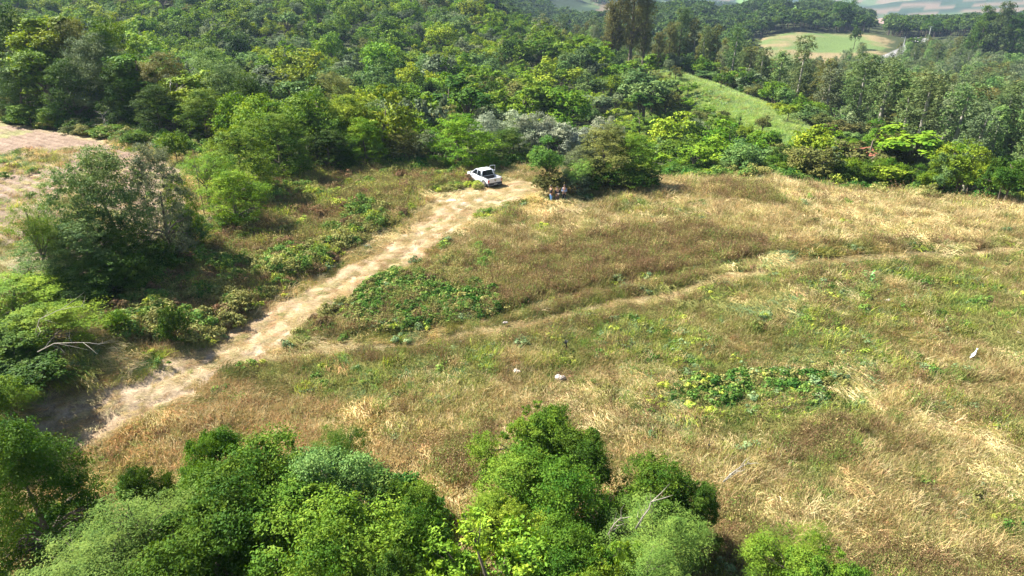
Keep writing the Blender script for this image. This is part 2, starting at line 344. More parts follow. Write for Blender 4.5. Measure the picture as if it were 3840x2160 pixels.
def ground_color(x, y):
    n1 = fbm(x, y, 3.0, 21, 4); n2 = fbm(x, y, 9, 22, 4); n3 = fbm(x, y, 1.2, 23, 3)
    c = np.tile(np.array([.32, .26, .125]), (len(x), 1))
    c = lerp(c, (.21, .20, .075), sstep(.45, .65, n2)*.8)
    c = lerp(c, (.42, .34, .19), sstep(.5, .7, n1)*.8)
    for k in ('brown1', 'brown2', 'brown3', 'brown4', 'olive1'): c = lerp(c, (.17, .13, .06), mask(Z[k], x, y, 1, 1)*(.6 if k != 'brown3' else .15))
    for k in ('vine1', 'vine2', 'scrub'): c = lerp(c, (.09, .10, .03), mask(Z[k], x, y, 1, 1)*.8)
    c = lerp(c, (.38, .29, .17), mask(Z['tan1'], x, y, 1.5, 1)*.8)
    for t, wd, st in ((TR_A, .75, .9), (TR_B, .45, .6), (TR_C, .6, .5)):
        d = pdist(t, x, y); c = lerp(c, (.52, .42, .28), (1-sstep(wd*.5, wd*1.3, d+(n3-.5)*.9))*st)
    c = lerp(c, (.44, .34, .24), mask(Z['mown'], x, y, .8)*.9)
    rd = mask(Z['road'], x, y, .4, .7, grow=.5)
    rc = np.tile(np.array([.33, .235, .145]), (len(x), 1)); rc = lerp(rc, (.385, .285, .185), sstep(.45, .65, n1)); rc = lerp(rc, (.27, .19, .115), sstep(.52, .68, n3)*.7)
    dr_ = pdist(TR_R, x, y)+(n3-.5)*.5; rut = np.exp(-((dr_-.78)/.30)**2); rc = lerp(rc, (.43, .325, .215), rut*.75); rc = lerp(rc, (.30, .235, .12), np.exp(-(dr_/.3)**2)*.45)
    c = c*(1-rd[:, None]) + rc*rd[:, None]
    c = lerp(c, (.50, .43, .34), mask(Z['pale'], x, y, .6)*sstep(.36, .5, n1))
    for k in ('spot', 'spot2', 'spot3'): c = lerp(c, (.55, .46, .36), mask(Z[k], x, y, .3, .3))
    c = lerp(c, (.26, .195, .135), mask(Z['earth'], x, y, .6)*.85)
    pm = mask(Z['plough'], x, y, .8, .8)
    d = x*.55+y*.83; rows = .5+.5*np.sin(d*2*math.pi/1.15+ (n2-.5)*6)
    pc = np.tile(np.array([.195, .138, .098]), (len(x), 1)); pc = lerp(pc, (.255, .185, .138), sstep(.4, .7, n1*.6+rows*.4)); pc = lerp(pc, (.13, .085, .06), sstep(.55, .8, n3*.7+(1-rows)*.3)*.7)
    pc = lerp(pc, (.20, .22, .07), sstep(.60, .70, n2)*.6)
    c = c*(1-pm[:, None]) + pc*pm[:, None]
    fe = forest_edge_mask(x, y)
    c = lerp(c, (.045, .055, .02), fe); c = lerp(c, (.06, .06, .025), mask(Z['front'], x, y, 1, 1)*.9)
    r = np.hypot(x, y)
    # grassy spur
    dr = x-ridge_x(y); rg = sstep(-28, -20, dr)*(1-sstep(3, 9, dr))*sstep(84, 96, y)*(1-sstep(205, 240, y))
    c = lerp(c, (.26, .32, .08), rg); c = lerp(c, (.36, .31, .16), rg*sstep(.52, .62, n2)*.7)
    c = lerp(c, (.34, .28, .16), (1-sstep(.7, 1.8, np.abs(dr+3.2+(n2-.5)*3)))*sstep(100, 112, y)*(1-sstep(135, 150, y))*.8)
    # far fields
    far = r > 300
    if far.any():
        xf, yf = x[far], y[far]; cf = c[far]; big = fbm(xf, yf, 260, 71, 3); med = fbm(xf, yf, 70, 72, 3)
        ff = sstep(700, 900, yf)*sstep(-50, 100, xf)
        cc = np.tile(np.array([.045, .080, .035]), (len(xf), 1))
        cc = lerp(cc, (.12, .17, .06), sstep(.5, .54, big)); cc = lerp(cc, (.26, .18, .12), sstep(.60, .62, med)*(yf > 900)*.8); cc = lerp(cc, (.035, .06, .025), 1-sstep(.36, .42, med))
        cf = cf*(1-ff[:, None]) + cc*ff[:, None]
        m1 = mask(CLEAR1, xf, yf, 3, 6); k1 = sstep(.44, .60, fbm(xf, yf, 26, 75, 4))
        f1 = np.tile(np.array([.10, .145, .045]), (len(xf), 1)); f1 = lerp(f1, (.21, .165, .085), k1)
        cf = cf*(1-m1[:, None]) + f1*m1[:, None]
        cf = lerp(cf, (.20, .34, .07), mask(CLEAR2, xf, yf, 4, 4))
        cf = lerp(cf, (.16, .25, .06), mask(GREENF, xf, yf, 4, 4))
        cf = lerp(cf, (.42, .28, .22), mask(PINK, xf, yf, 8, 8)*(yf < 1500)*(yf > 750)); cf = lerp(cf, (.30, .20, .14), mask(PINK2, xf, yf, 10, 10)*(yf > 750))
        cf = lerp(cf, (.27, .26, .25), (1-sstep(2.4, 3.4, pdist(FARROAD, xf, yf))))
        c[far] = cf*(1-.35*sstep(600, 900, yf))[:, None]
    return np.clip(c, .01, .85)
def build_ground():
    ang = np.concatenate([np.linspace(-46, 46, 640), np.linspace(46, 314, 60)[1:-1]])*math.pi/180
    rr = np.concatenate([np.geomspace(2, 13, 14)[:-1], np.geomspace(13, 115, 430)[:-1], np.geomspace(115, 700, 170)[:-1], np.geomspace(700, 6500, 80)])
    A, R = np.meshgrid(ang, rr); x = np.sin(A)*R; y = np.cos(A)*R
    z = terrain(x, y)
    xf, yf = x.ravel(), y.ravel()
    # small real relief: wheel ruts, furrows, clods
    zz = z.ravel(); near = np.hypot(xf, yf) < 130
    xn, yn = xf[near], yf[near]; dz = (fbm(xn, yn, 1.1, 90, 3)-.5)*.16
    dz -= .09*np.exp(-((pdist(TR_R, xn, yn)-.78)/.28)**2)
    for t in (TR_A, TR_B, TR_C): dz -= .14*(1-sstep(.2, .9, pdist(t, xn, yn)))
    pm = mask(Z['plough'], xn, yn, .8, .8)
    dz += pm*((fbm(xn, yn, .6, 95, 2)-.5)*.22 + .09*np.sin((xn*.55+yn*.83)*2*math.pi/1.15))
    zz[near] += dz
    nr, na = len(rr), len(ang)
    i = np.arange(nr-1)[:, None]*na; j = np.arange(na)[None]; j2 = (j+1) % na
    F = np.stack([i+j, i+j2, i+na+j2, i+na+j], -1).reshape(-1, 4)
    V = np.stack([xf, yf, zz], 1)
    c0 = len(V); V = np.vstack([V, [[0, 0, float(terrain(0, 0)[0])]]])
    me = np_mesh('ground', V, F, [M_GROUND], smooth=True)
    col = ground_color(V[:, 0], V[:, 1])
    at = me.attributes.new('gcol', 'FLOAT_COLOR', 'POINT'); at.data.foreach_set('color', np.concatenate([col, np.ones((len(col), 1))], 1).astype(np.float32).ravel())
    o = link(bpy.data.objects.new('ground', me)); tag(o, kind='structure')
    return o
build_ground()

# ------------------------------------------------------------------ instanced ground cover (stuff)
def proto_collection(name, meshes):
    col = bpy.data.collections.new(name)
    for i, me in enumerate(meshes):
        o = bpy.data.objects.new('%s_%02d' % (name, i), me); col.objects.link(o)
    return col
def scatter(name, label, col, nproto, x, y, z, rot, scl, tint, cat='vegetation', jitter=True):
    n = len(x)
    me = bpy.data.meshes.new(name); me.vertices.add(n)
    me.vertices.foreach_set('co', np.stack([x, y, z], 1).astype(np.float32).ravel())
    def A(nm, ty, key, d): a = me.attributes.new(nm, ty, 'POINT'); a.data.foreach_set(key, np.ascontiguousarray(d, np.float32 if ty != 'INT' else np.int32).ravel())
    A('rot', 'FLOAT_VECTOR', 'vector', rot); A('scl', 'FLOAT_VECTOR', 'vector', scl)
    A('tint', 'FLOAT_COLOR', 'color', np.concatenate([np.clip(tint, .005, .9), np.ones((n, 1))], 1))
    A('idx', 'INT', 'value', RNG.integers(0, nproto, n))
    o = link(bpy.data.objects.new(name, me)); tag(o, label, cat, kind='stuff')
    g = bpy.data.node_groups.new(name, 'GeometryNodeTree')
    g.interface.new_socket('Geometry', in_out='INPUT', socket_type='NodeSocketGeometry'); g.interface.new_socket('Geometry', in_out='OUTPUT', socket_type='NodeSocketGeometry')
    N, L = g.nodes, g.links
    gi = N.new('NodeGroupInput'); go = N.new('NodeGroupOutput'); ip = N.new('GeometryNodeInstanceOnPoints'); ci = N.new('GeometryNodeCollectionInfo')
    ci.inputs[0].default_value = col; ci.inputs[1].default_value = True; ci.inputs[2].default_value = True
    L.new(gi.outputs[0], ip.inputs['Points']); L.new(ci.outputs[0], ip.inputs['Instance']); ip.inputs['Pick Instance'].default_value = True
    def NA(nm, ty):
        a = N.new('GeometryNodeInputNamedAttribute'); a.data_type = ty; a.inputs[0].default_value = nm; return a.outputs[0]
    L.new(NA('idx', 'INT'), ip.inputs['Instance Index'])
    er = N.new('FunctionNodeEulerToRotation'); L.new(NA('rot', 'FLOAT_VECTOR'), er.inputs[0]); L.new(er.outputs[0], ip.inputs['Rotation'])
    L.new(NA('scl', 'FLOAT_VECTOR'), ip.inputs['Scale']); L.new(ip.outputs[0], go.inputs[0])
    md = o.modifiers.new('scatter', 'NODES'); md.node_group = g
    return o
def blades(n, h, lean, wid, rad, seed, droop=.5):
    """a tuft of curved grass blades, three-point strips"""
    r = np.random.default_rng(seed); V = []; F = []; var = []
    for i in range(n):
        a = r.uniform(0, 2*math.pi); b = a+r.normal(0, .6); L = h*r.uniform(.55, 1.15); px, py = r.normal(0, rad, 2)
        ln = lean*r.uniform(.4, 1.4); dx, dy = math.cos(b), math.sin(b); wx, wy = -dy*wid/2, dx*wid/2; vv = r.uniform(0, 1); k = len(V)
        for t in (0, .5, 1):
            hh = L*(t - droop*ln*t*t*.6); ho = L*ln*t**1.5; ww = (1-.75*t)
            V += [(px+dx*ho-wx*ww, py+dy*ho-wy*ww, hh), (px+dx*ho+wx*ww, py+dy*ho+wy*ww, hh)]; var += [vv, vv]
        F += [(k, k+1, k+3, k+2), (k+2, k+3, k+5, k+4)]
    return np.array(V), np.array(F), np.array(var)
def leaves_at(P, N_, size, asp, r, fold=0):
    """diamond shaped leaves at points P facing N_"""
    n = len(P)
    N_ = N_/(np.linalg.norm(N_, axis=1, keepdims=True)+1e-9)
    a = r.normal(0, 1, (n, 3)); a -= N_*np.sum(a*N_, 1, keepdims=True); a /= np.linalg.norm(a, axis=1, keepdims=True)+1e-9
    b = np.cross(N_, a); s = size*r.uniform(.6, 1.3, (n, 1))
    V = np.stack([P-a*s*.5, P+b*s*asp*.5-a*s*.08, P+a*s*.5, P-b*s*asp*.5-a*s*.08], 1).reshape(-1, 3)
    F = np.arange(4*n).reshape(n, 4)
    return V, F
def weed(n_stem, h, leaf, nleaf, rad, seed):
    """upright weed: thin stems carrying small leaves and seed heads"""
    r = np.random.default_rng(seed); V, F, var = blades(n_stem, h, .35, .025, rad, seed, .2)
    P = []
    for i in range(nleaf):
        t = r.uniform(.25, 1)**.8; a = r.uniform(0, 6.28); q = rad*(.6+1.3*t)*math.sqrt(r.uniform(0, 1))
        P.append((q*math.cos(a), q*math.sin(a), h*t*r.uniform(.75, 1.05)))
    P = np.array(P); Nn = np.array(r.normal(0, 1, (nleaf, 3)))+np.array([0, 0, .6])
    V2, F2 = leaves_at(P, Nn, leaf, .5, r)
    return np.vstack([V, V2]), np.vstack([F, F2+len(V)]), np.concatenate([var, np.repeat(r.uniform(0, 1, nleaf), 4)])
def leafy(w, h, nleaf, leaf, seed, clumps=9):
    """low leafy clump of broad leaves and creepers"""
    r = np.random.default_rng(seed); P = []; Nn = []; vv = []
    for c in range(clumps):
        a = r.uniform(0, 6.28); q = w*.5*math.sqrt(r.uniform(0, 1)); cx, cy, cz = q*math.cos(a), q*math.sin(a), h*r.uniform(.35, .85)*(1-.5*(q/(w*.5))**2); cr = w*r.uniform(.12, .24); cv = r.uniform(.1, .9)
        k = nleaf//clumps; d = r.normal(0, 1, (k, 3)); d /= np.linalg.norm(d, axis=1, keepdims=True); d[:, 2] = np.abs(d[:, 2])*.9-.2
        P.append(np.array([cx, cy, cz])+d*cr*r.uniform(.6, 1.05, (k, 1))); Nn.append(d*.7+np.array([0, 0, .5])+r.normal(0, .45, (k, 3))); vv.append(np.clip(cv+r.normal(0, .25, k), 0, 1))
    P = np.vstack(P); P[:, 2] = np.maximum(P[:, 2], .02); V, F = leaves_at(P, np.vstack(Nn), leaf, .65, r)
    return V, F, np.repeat(np.concatenate(vv), 4)
def lodged(n, L, wid, rad, seed):
    """a swirl of grass laid over by wind and tyres, all combed roughly one way"""
    r = np.random.default_rng(seed); V = []; F = []; var = []
    for i in range(n):
        b = r.normal(0, .45); px, py = r.normal(0, rad, 2); l = L*r.uniform(.6, 1.2); dx, dy = math.cos(b), math.sin(b); wx, wy = -dy*wid/2, dx*wid/2; vv = r.uniform(0, 1); k = len(V); top = r.uniform(.10, .30)
        for t, hh in ((0, .0), (.4, top), (1, top*r.uniform(.1, .9))):
            ww = 1-.7*t
            V += [(px+dx*l*t-wx*ww, py+dy*l*t-wy*ww, hh), (px+dx*l*t+wx*ww, py+dy*l*t+wy*ww, hh+.015)]; var += [vv, vv]
        F += [(k, k+1, k+3, k+2), (k+2, k+3, k+5, k+4)]
    return np.array(V), np.array(F), np.array(var)
def protos(name, parts, mat):
    return proto_collection(name, [np_mesh(name, V, F, [mat], var=var) for V, F, var in parts]), len(parts)
COL_GRASS = protos('proto_grass', [blades(46, .42, .75, .021, .18, 100+i) for i in range(6)], M_GRASS)
COL_LODGE = protos('proto_lodged', [lodged(64, .52, .018, .26, 120+i) for i in range(6)], M_GRASS)
COL_WEED = protos('proto_weed', [weed(18, .85, .065, 150, .24, 140+i) for i in range(6)], M_GRASS)
COL_LEAFY = protos('proto_leafy', [leafy(1.0, .55, 330, .12, 160+i) for i in range(6)], M_LEAFI)
COL_BUSH = protos('proto_undershrub', [leafy(1.5, 1.3, 900, .13, 180+i, 24) for i in range(6)], M_LEAFI)

TAN = np.array([.44, .355, .150]); STRAW = np.array([.56, .48, .25]); ORANGE = np.array([.44, .30, .135]); BROWN = np.array([.17, .125, .055]); RUST = np.array([.22, .145, .072])
OLIVE = np.array([.25, .255, .075]); GREEN = np.array([.125, .22, .042]); BGREEN = np.array([.17, .25, .11]); YGREEN = np.array([.32, .40, .06]); DGREEN = np.array([.05, .12, .02])
def pick(w, n):
    """choose a colour per plant: w list of (colour, weight array)"""
    W = np.stack([a for _, a in w], 1); W = np.maximum(W, 0)+1e-6; W = W/W.sum(1, keepdims=True); cs = np.cumsum(W, 1); r = RNG.uniform(0, 1, n)
    k = (r[:, None] > cs).sum(1).clip(0, len(w)-1); cols = np.array([c for c, _ in w]); c = cols[k]
    return c*RNG.uniform(.78, 1.25, (n, 1)), k
def sample(n, rmin, rmax, power=1.6, amin=-45, amax=45):
    """ground points thinning out with distance from the clearing's near end"""
    u = RNG.uniform(0, 1, n); e = 2-power; r = (rmin**e + u*(rmax**e-rmin**e))**(1/e); a = np.radians(RNG.uniform(amin, amax, n))
    return np.sin(a)*r, np.cos(a)*r, r
def build_cover():
    n = 275000
    x, y, r = sample(n, 10, 92, 1.05, -59, 59)
    keep = y < np.interp(x, FOREST_EDGE[:, 0], FOREST_EDGE[:, 1])+2.5
    x, y, r = x[keep], y[keep], r[keep]; n = len(x)
    mk = {k: mask(Z[k], x, y, .7, 1.0) for k in Z}
    mk['road'] = mask(Z['road'], x, y, .35, .7, grow=.5); tr = np.zeros(n)
    n3 = fbm(x, y, 1.2, 23, 3)
    for t, wd, st in ((TR_A, .75+.6*sstep(38, 52, y), 1.0), (TR_B, .5, .85), (TR_C, .55, .7)): tr = np.maximum(tr, st*(1-sstep(wd*.6, wd*1.3, pdist(t, x, y)+(n3-.5)*.8)))
    a2_ = fbm(x, y, 7, 302, 4)
    bare = np.maximum.reduce([mk['road']*1.0, mk['pale']*.95, mk['plough']*np.where(a2_ > .60, .93, 1.0), mk['earth']*.95, tr, mk['mown']*.7, mk['spot'], mk['spot2'], mk['spot3']])
    a1 = fbm(x, y, 2.6, 301, 4); a2 = fbm(x, y, 7, 302, 4); a3 = fbm(x, y, 1.3, 303, 3); a4 = fbm(x, y, 3.6, 304, 4); a5 = fbm(x, y, 14, 305, 3)
    rdist = pdist(Z['road'], x, y, True); near_road = np.maximum(1-sstep(.8, 2.6, rdist), .65*(1-sstep(.4, 1.5, np.minimum(pdist(TR_A, x, y), pdist(TR_B, x, y)+.2)))); ppl = np.maximum(1-sstep(2.2, 5, np.hypot(x-3.8, y-60)), 1.6*(1-sstep(2.4, 3.4, np.hypot(x+2.6, y-66.2)))).clip(0, 1.3)
    a1_ = fbm(x, y, 2.6, 301, 4)
    brown = (1-near_road*.9)*(1-ppl.clip(0, 1))*np.clip(np.maximum.reduce([mk['brown1']*(.72+.26*sstep(.42, .52, a1_)), mk['brown2']*.7, mk['brown3']*.18*(a1_ > .52), mk['brown4']*sstep(.44, .54, a2)*.95, mk['brown5']*.8, mk['olive1']*.3, mk['scrub']*.6]), 0, 1)
    vine = np.clip(np.maximum.reduce([mk['vine1']*(.35+.65*sstep(.40, .5, a1)), mk['vine2']*.7*(.2+.8*sstep(.42, .52, a1))]), 0, 1)
    green = np.clip(np.maximum.reduce([mk['green1']*.8, mk['green2']*.62, mk['green3']*.7, mk['vine2'], mk['vine1'], mk['grassy']*.9]), 0, 1)
    dry = np.clip(np.maximum(mk['tan1'], mk['orange']*.8), 0, 1)
    dA = np.minimum(pdist(TR_A, x, y), pdist(TR_B, x, y)); verge = sstep(.7, 1.1, dA)*(1-sstep(1.7, 2.6, dA))
    one = np.ones(n); u = RNG.uniform(0, 1, n)
    base_green = sstep(.46, .56, a1*.5+a2*.5)
    verge = sstep(.5, .9, dA)*(1-sstep(1.6, 2.4, dA))
    gr = np.clip(.55*verge + green*.8 + .6*base_green*(1-dry*.7), 0, 1)
    w = [(TAN, (1-gr)*(.9+.6*dry)), (STRAW, (1-.8*verge)*(1-gr)*(.42+.8*mk['tan1']+.5*mk['brown3']+sstep(.48, .6, a4)*1.0)), (ORANGE, (1-gr)*(.12+mk['orange']*.7)), (RUST, (1-gr)*(.12+.5*brown)*(1-mk['tan1']*.6)), (OLIVE, .68+.6*gr-.35*dry),
         (GREEN, gr*.8*sstep(.40, .6, a3)), (BGREEN, gr*.6*sstep(.48, .62, a4)), (YGREEN, gr*1.1*sstep(.5, .64, a3)+mk['grassy']*1.0)]
    c, k = pick(w, n)
    c = c*(.74+.52*a4[:, None])*(.86+.28*a2[:, None])
    zt = terrain(x, y)
    # wind-combed direction
    flow = (fbm(x, y, 6, 330, 3)-.5)*9
    isb = (u < bare) | ((mk['front'] > .5) & (u < .9))
    # 1 short straw on road and bare ground, flattened
    kind_l = (~isb) & (RNG.uniform(0, 1, n) < .27*(1-vine)*(1-brown*.7)*(.35+1.2*sstep(.46, .6, a4)))
    kind_w = (~isb) & (~kind_l) & (RNG.uniform(0, 1, n) < np.clip(.03+.85*brown+.30*verge+.1*sstep(.5, .65, a4), 0, .95)*(1-vine*.4))
    kind_v = (~isb) & (~kind_l) & (~kind_w) & (RNG.uniform(0, 1, n) < np.clip(vine*.9+.30*gr*sstep(.5, .62, a3)+.12*mk['scrub'], 0, 1))
    undert = np.hypot(x+2.6, y-66.2) < 2.7
    isb |= undert; kind_l &= ~isb; kind_w &= ~isb; kind_v &= ~isb
    kind_g = (~isb) & (~kind_l) & (~kind_w) & (~kind_v)
    far = 1+np.clip((r-30)/90, 0, .5)
    def rot(sel, tilt): m = sel.sum(); return np.stack([RNG.normal(0, tilt, m), RNG.normal(0, tilt, m), RNG.uniform(0, 6.28, m)], 1)
    def scl(sel, lo, hi, zf=1.0): m = sel.sum(); s = RNG.uniform(lo, hi, m)*far[sel]; return np.stack([s, s, s*zf*RNG.uniform(.8, 1.2, m)], 1)
    s = kind_g; scatter('dry_grass', 'knee-high dry and green grass tufts covering the sloping field', *COL_GRASS, x[s], y[s], zt[s]-.03, rot(s, .25), scl(s, .6, 1.25)*(.35+1.25*a3[s])[:, None]*(1-.4*near_road[s]-.40*ppl[s])[:, None], c[s], 'grass')
    s = kind_l; rr = rot(s, .08); rr[:, 2] = flow[s]+RNG.normal(0, .5, s.sum())
    scatter('flattened_grass', 'pale grass laid flat in swirls across the field', *COL_LODGE, x[s], y[s], zt[s]-.02, rr, scl(s, .7, 1.3, .9), c[s]*np.where(k[s] < 3, 1.12, .95)[:, None], 'grass')
    s = kind_w; cw, _ = pick([(BROWN, 1.1*one[s]), (RUST, .4*one[s]+.5*mk['brown1'][s]), (OLIVE, .95*one[s]+mk['scrub'][s]*.4), (TAN, .25*one[s]), (GREEN, .2*one[s]+.3*mk['olive1'][s]), (YGREEN, mk['scrub'][s]*.35*sstep(.45, .6, a3[s]))], s.sum())
    scatter('brown_weeds', 'waist-high brown and olive weeds standing in drifts on the field', *COL_WEED, x[s], y[s], zt[s]-.04, rot(s, .15), scl(s, .5, 1.05, .85)*(.6+.9*a3[s])[:, None]*(1-.4*near_road[s]-.42*ppl[s])[:, None]*(1-.15*mk['brown4'][s])[:, None], cw, 'weeds')
    s = kind_v; cv, _ = pick([(DGREEN*1.2, .9*vine[s]+.1), (OLIVE*.8, .5*one[s]), (GREEN, .4*one[s]), (YGREEN, .25*(1-.9*vine[s])), (BGREEN, .5*(1-vine[s])*one[s])], s.sum())
    scatter('leafy_creeper', 'low green leafy creeper spreading in patches over the grass', *COL_LEAFY, x[s], y[s], zt[s]-.05, rot(s, .1), scl(s, .45, 1.0)*(1+.35*vine[s])[:, None], cv, 'creeper')
    # 2 sparse straw on the track and soils
    s = isb & (RNG.uniform(0, 1, n) < np.where(mk['plough'] > .5, .07, np.where(mk['road'] > .5, .15*(1-.8*np.exp(-((pdist(TR_R, x, y)-.78)/.35)**2))+.03, .22+.3*tr))); m = s.sum(); cs, _ = pick([(STRAW*.86, np.ones(m)), (TAN*.85, .8*np.ones(m)), (ORANGE*.9, .35*np.ones(m)), (OLIVE, .15*np.ones(m)+.15*mk['plough'][s]), (YGREEN, .4*mk['plough'][s]*sstep(.5, .62, a2[s]))], m)
    rr = rot(s, .05); rr[:, 2] = flow[s]*.4+RNG.normal(0, .8, m)
    scatter('cut_straw', 'flattened straw strewn over the bare track', *COL_LODGE, x[s], y[s], zt[s]-.03, rr, scl(s, .35, .85, .35), cs, 'straw')
    # 3 undershrubs in the triangle of scrub, vine patches and along the wood's edge
    X = []; 
    def add(zone, num, s0, s1, cols, thr=.0, seed=0):
        pg = Z[zone]; a, b = pg.min(0), pg.max(0); px = RNG.uniform(a[0], b[0], num*4); py = RNG.uniform(a[1], b[1], num*4)
        ok = (RNG.uniform(0, 1, len(px)) < mask(pg, px, py, .6)) & (fbm(px, py, 3.2, 400+seed, 3) > thr) & (mask(Z['road'], px, py, .3, .2) < .1)
        px, py = px[ok][:num], py[ok][:num]; m = len(px); cc, _ = pick([(q, np.full(m, ww)) for q, ww in cols], m)
        X.append((px, py, RNG.uniform(s0, s1, m), cc))
    add('scrub', 1100, .4, 1.05, [(YGREEN*.8, .35), (OLIVE, 1.2), (GREEN*.9, .6), (RUST, .7), (BROWN*1.2, .9)], .42, 1)
    add('scrub', 330, .8, 1.35, [(YGREEN*.85, .5), (GREEN, .9), (OLIVE, .9)], .52, 2)
    add('grassy', 260, .3, .7, [(YGREEN, 1), (OLIVE, .7)], .4, 8)
    add('vine1', 190, .3, .8, [(DGREEN*1.5, 1), (GREEN*.9, .6), (OLIVE*.8, .9)], .44, 3)
    add('vine2', 90, .25, .62, [(DGREEN*1.1, 1), (OLIVE*.8, .9)], .46, 4)
    add('olive1', 160, .4, .8, [(OLIVE, 1), (GREEN, .6), (BROWN, .7)], .4, 5)
    add('front', 110, .6, 1.2, [(GREEN*.6, 1), (DGREEN*1.3, 1)], 0, 6)  # leaf colour darkened so gaps between the front crowns read as shade
    xb = RNG.uniform(-75, 95, 1500); yb = np.interp(xb, FOREST_EDGE[:, 0], FOREST_EDGE[:, 1])+RNG.normal(2.0, 1.5, 1500); m = 1500
    ok = ~((xb > -8) & (xb < 2) & (yb < 74)); xb, yb = xb[ok], yb[ok]; m = len(xb)
    X.append((xb, yb, RNG.uniform(.7, 1.6, m), pick([(GREEN, np.ones(m)), (OLIVE, .7*np.ones(m)), (YGREEN*.8, .4*np.ones(m)), (DGREEN*1.5, .6*np.ones(m))], m)[0]))
    px, py, ps, pc = [np.concatenate([a[i] for a in X]) for i in range(4)]
    m = len(px); scatter('undergrowth', 'tangled yellow-green and rusty scrub beside the track and along the wood', *COL_BUSH, px, py, terrain(px, py)-.1, np.stack([RNG.normal(0, .1, m), RNG.normal(0, .1, m), RNG.uniform(0, 6.28, m)], 1), np.stack([ps, ps, ps*RNG.uniform(.7, 1.2, m)], 1), pc, 'undergrowth')
    # spur: tall grass and low scrub on the ridge behind
    m = 26000; yy = RNG.uniform(86, 245, m); xx = ridge_x(yy)+RNG.uniform(-27, 9, m)
    dr = xx-ridge_x(yy); c, _ = pick([(np.array([.20, .29, .065]), 1.6*np.ones(m)), (OLIVE*.95, .5*np.ones(m)), (GREEN*1.2, .8*(dr < -6)+.2), (BGREEN, .7*np.ones(m))], m)
    lf = (dr < -4-5*(yy < 150)) & (fbm(xx, yy, 7, 350, 3) > .435)
    for sel, cl, sz, nm, lb in ((lf, COL_LEAFY, (.8, 1.9), 'ridge_scrub', 'low leafy scrub on the near side of the spur behind the field'), (~lf, COL_GRASS, (1.3, 2.6), 'ridge_grass', 'bright yellow-green tall grass covering the crest of the spur')):
        k = sel.sum(); q = RNG.uniform(sz[0], sz[1], k)
        scatter(nm, lb, *cl, xx[sel], yy[sel], terrain(xx[sel], yy[sel])-.1, np.stack([RNG.normal(0, .15, k), RNG.normal(0, .15, k), RNG.uniform(0, 6.28, k)], 1), np.stack([q, q, q*RNG.uniform(.5, .9, k)], 1), c[sel]*(1.0 if cl is COL_LEAFY else 1.2), 'scrub' if cl is COL_LEAFY else 'grass')
build_cover()

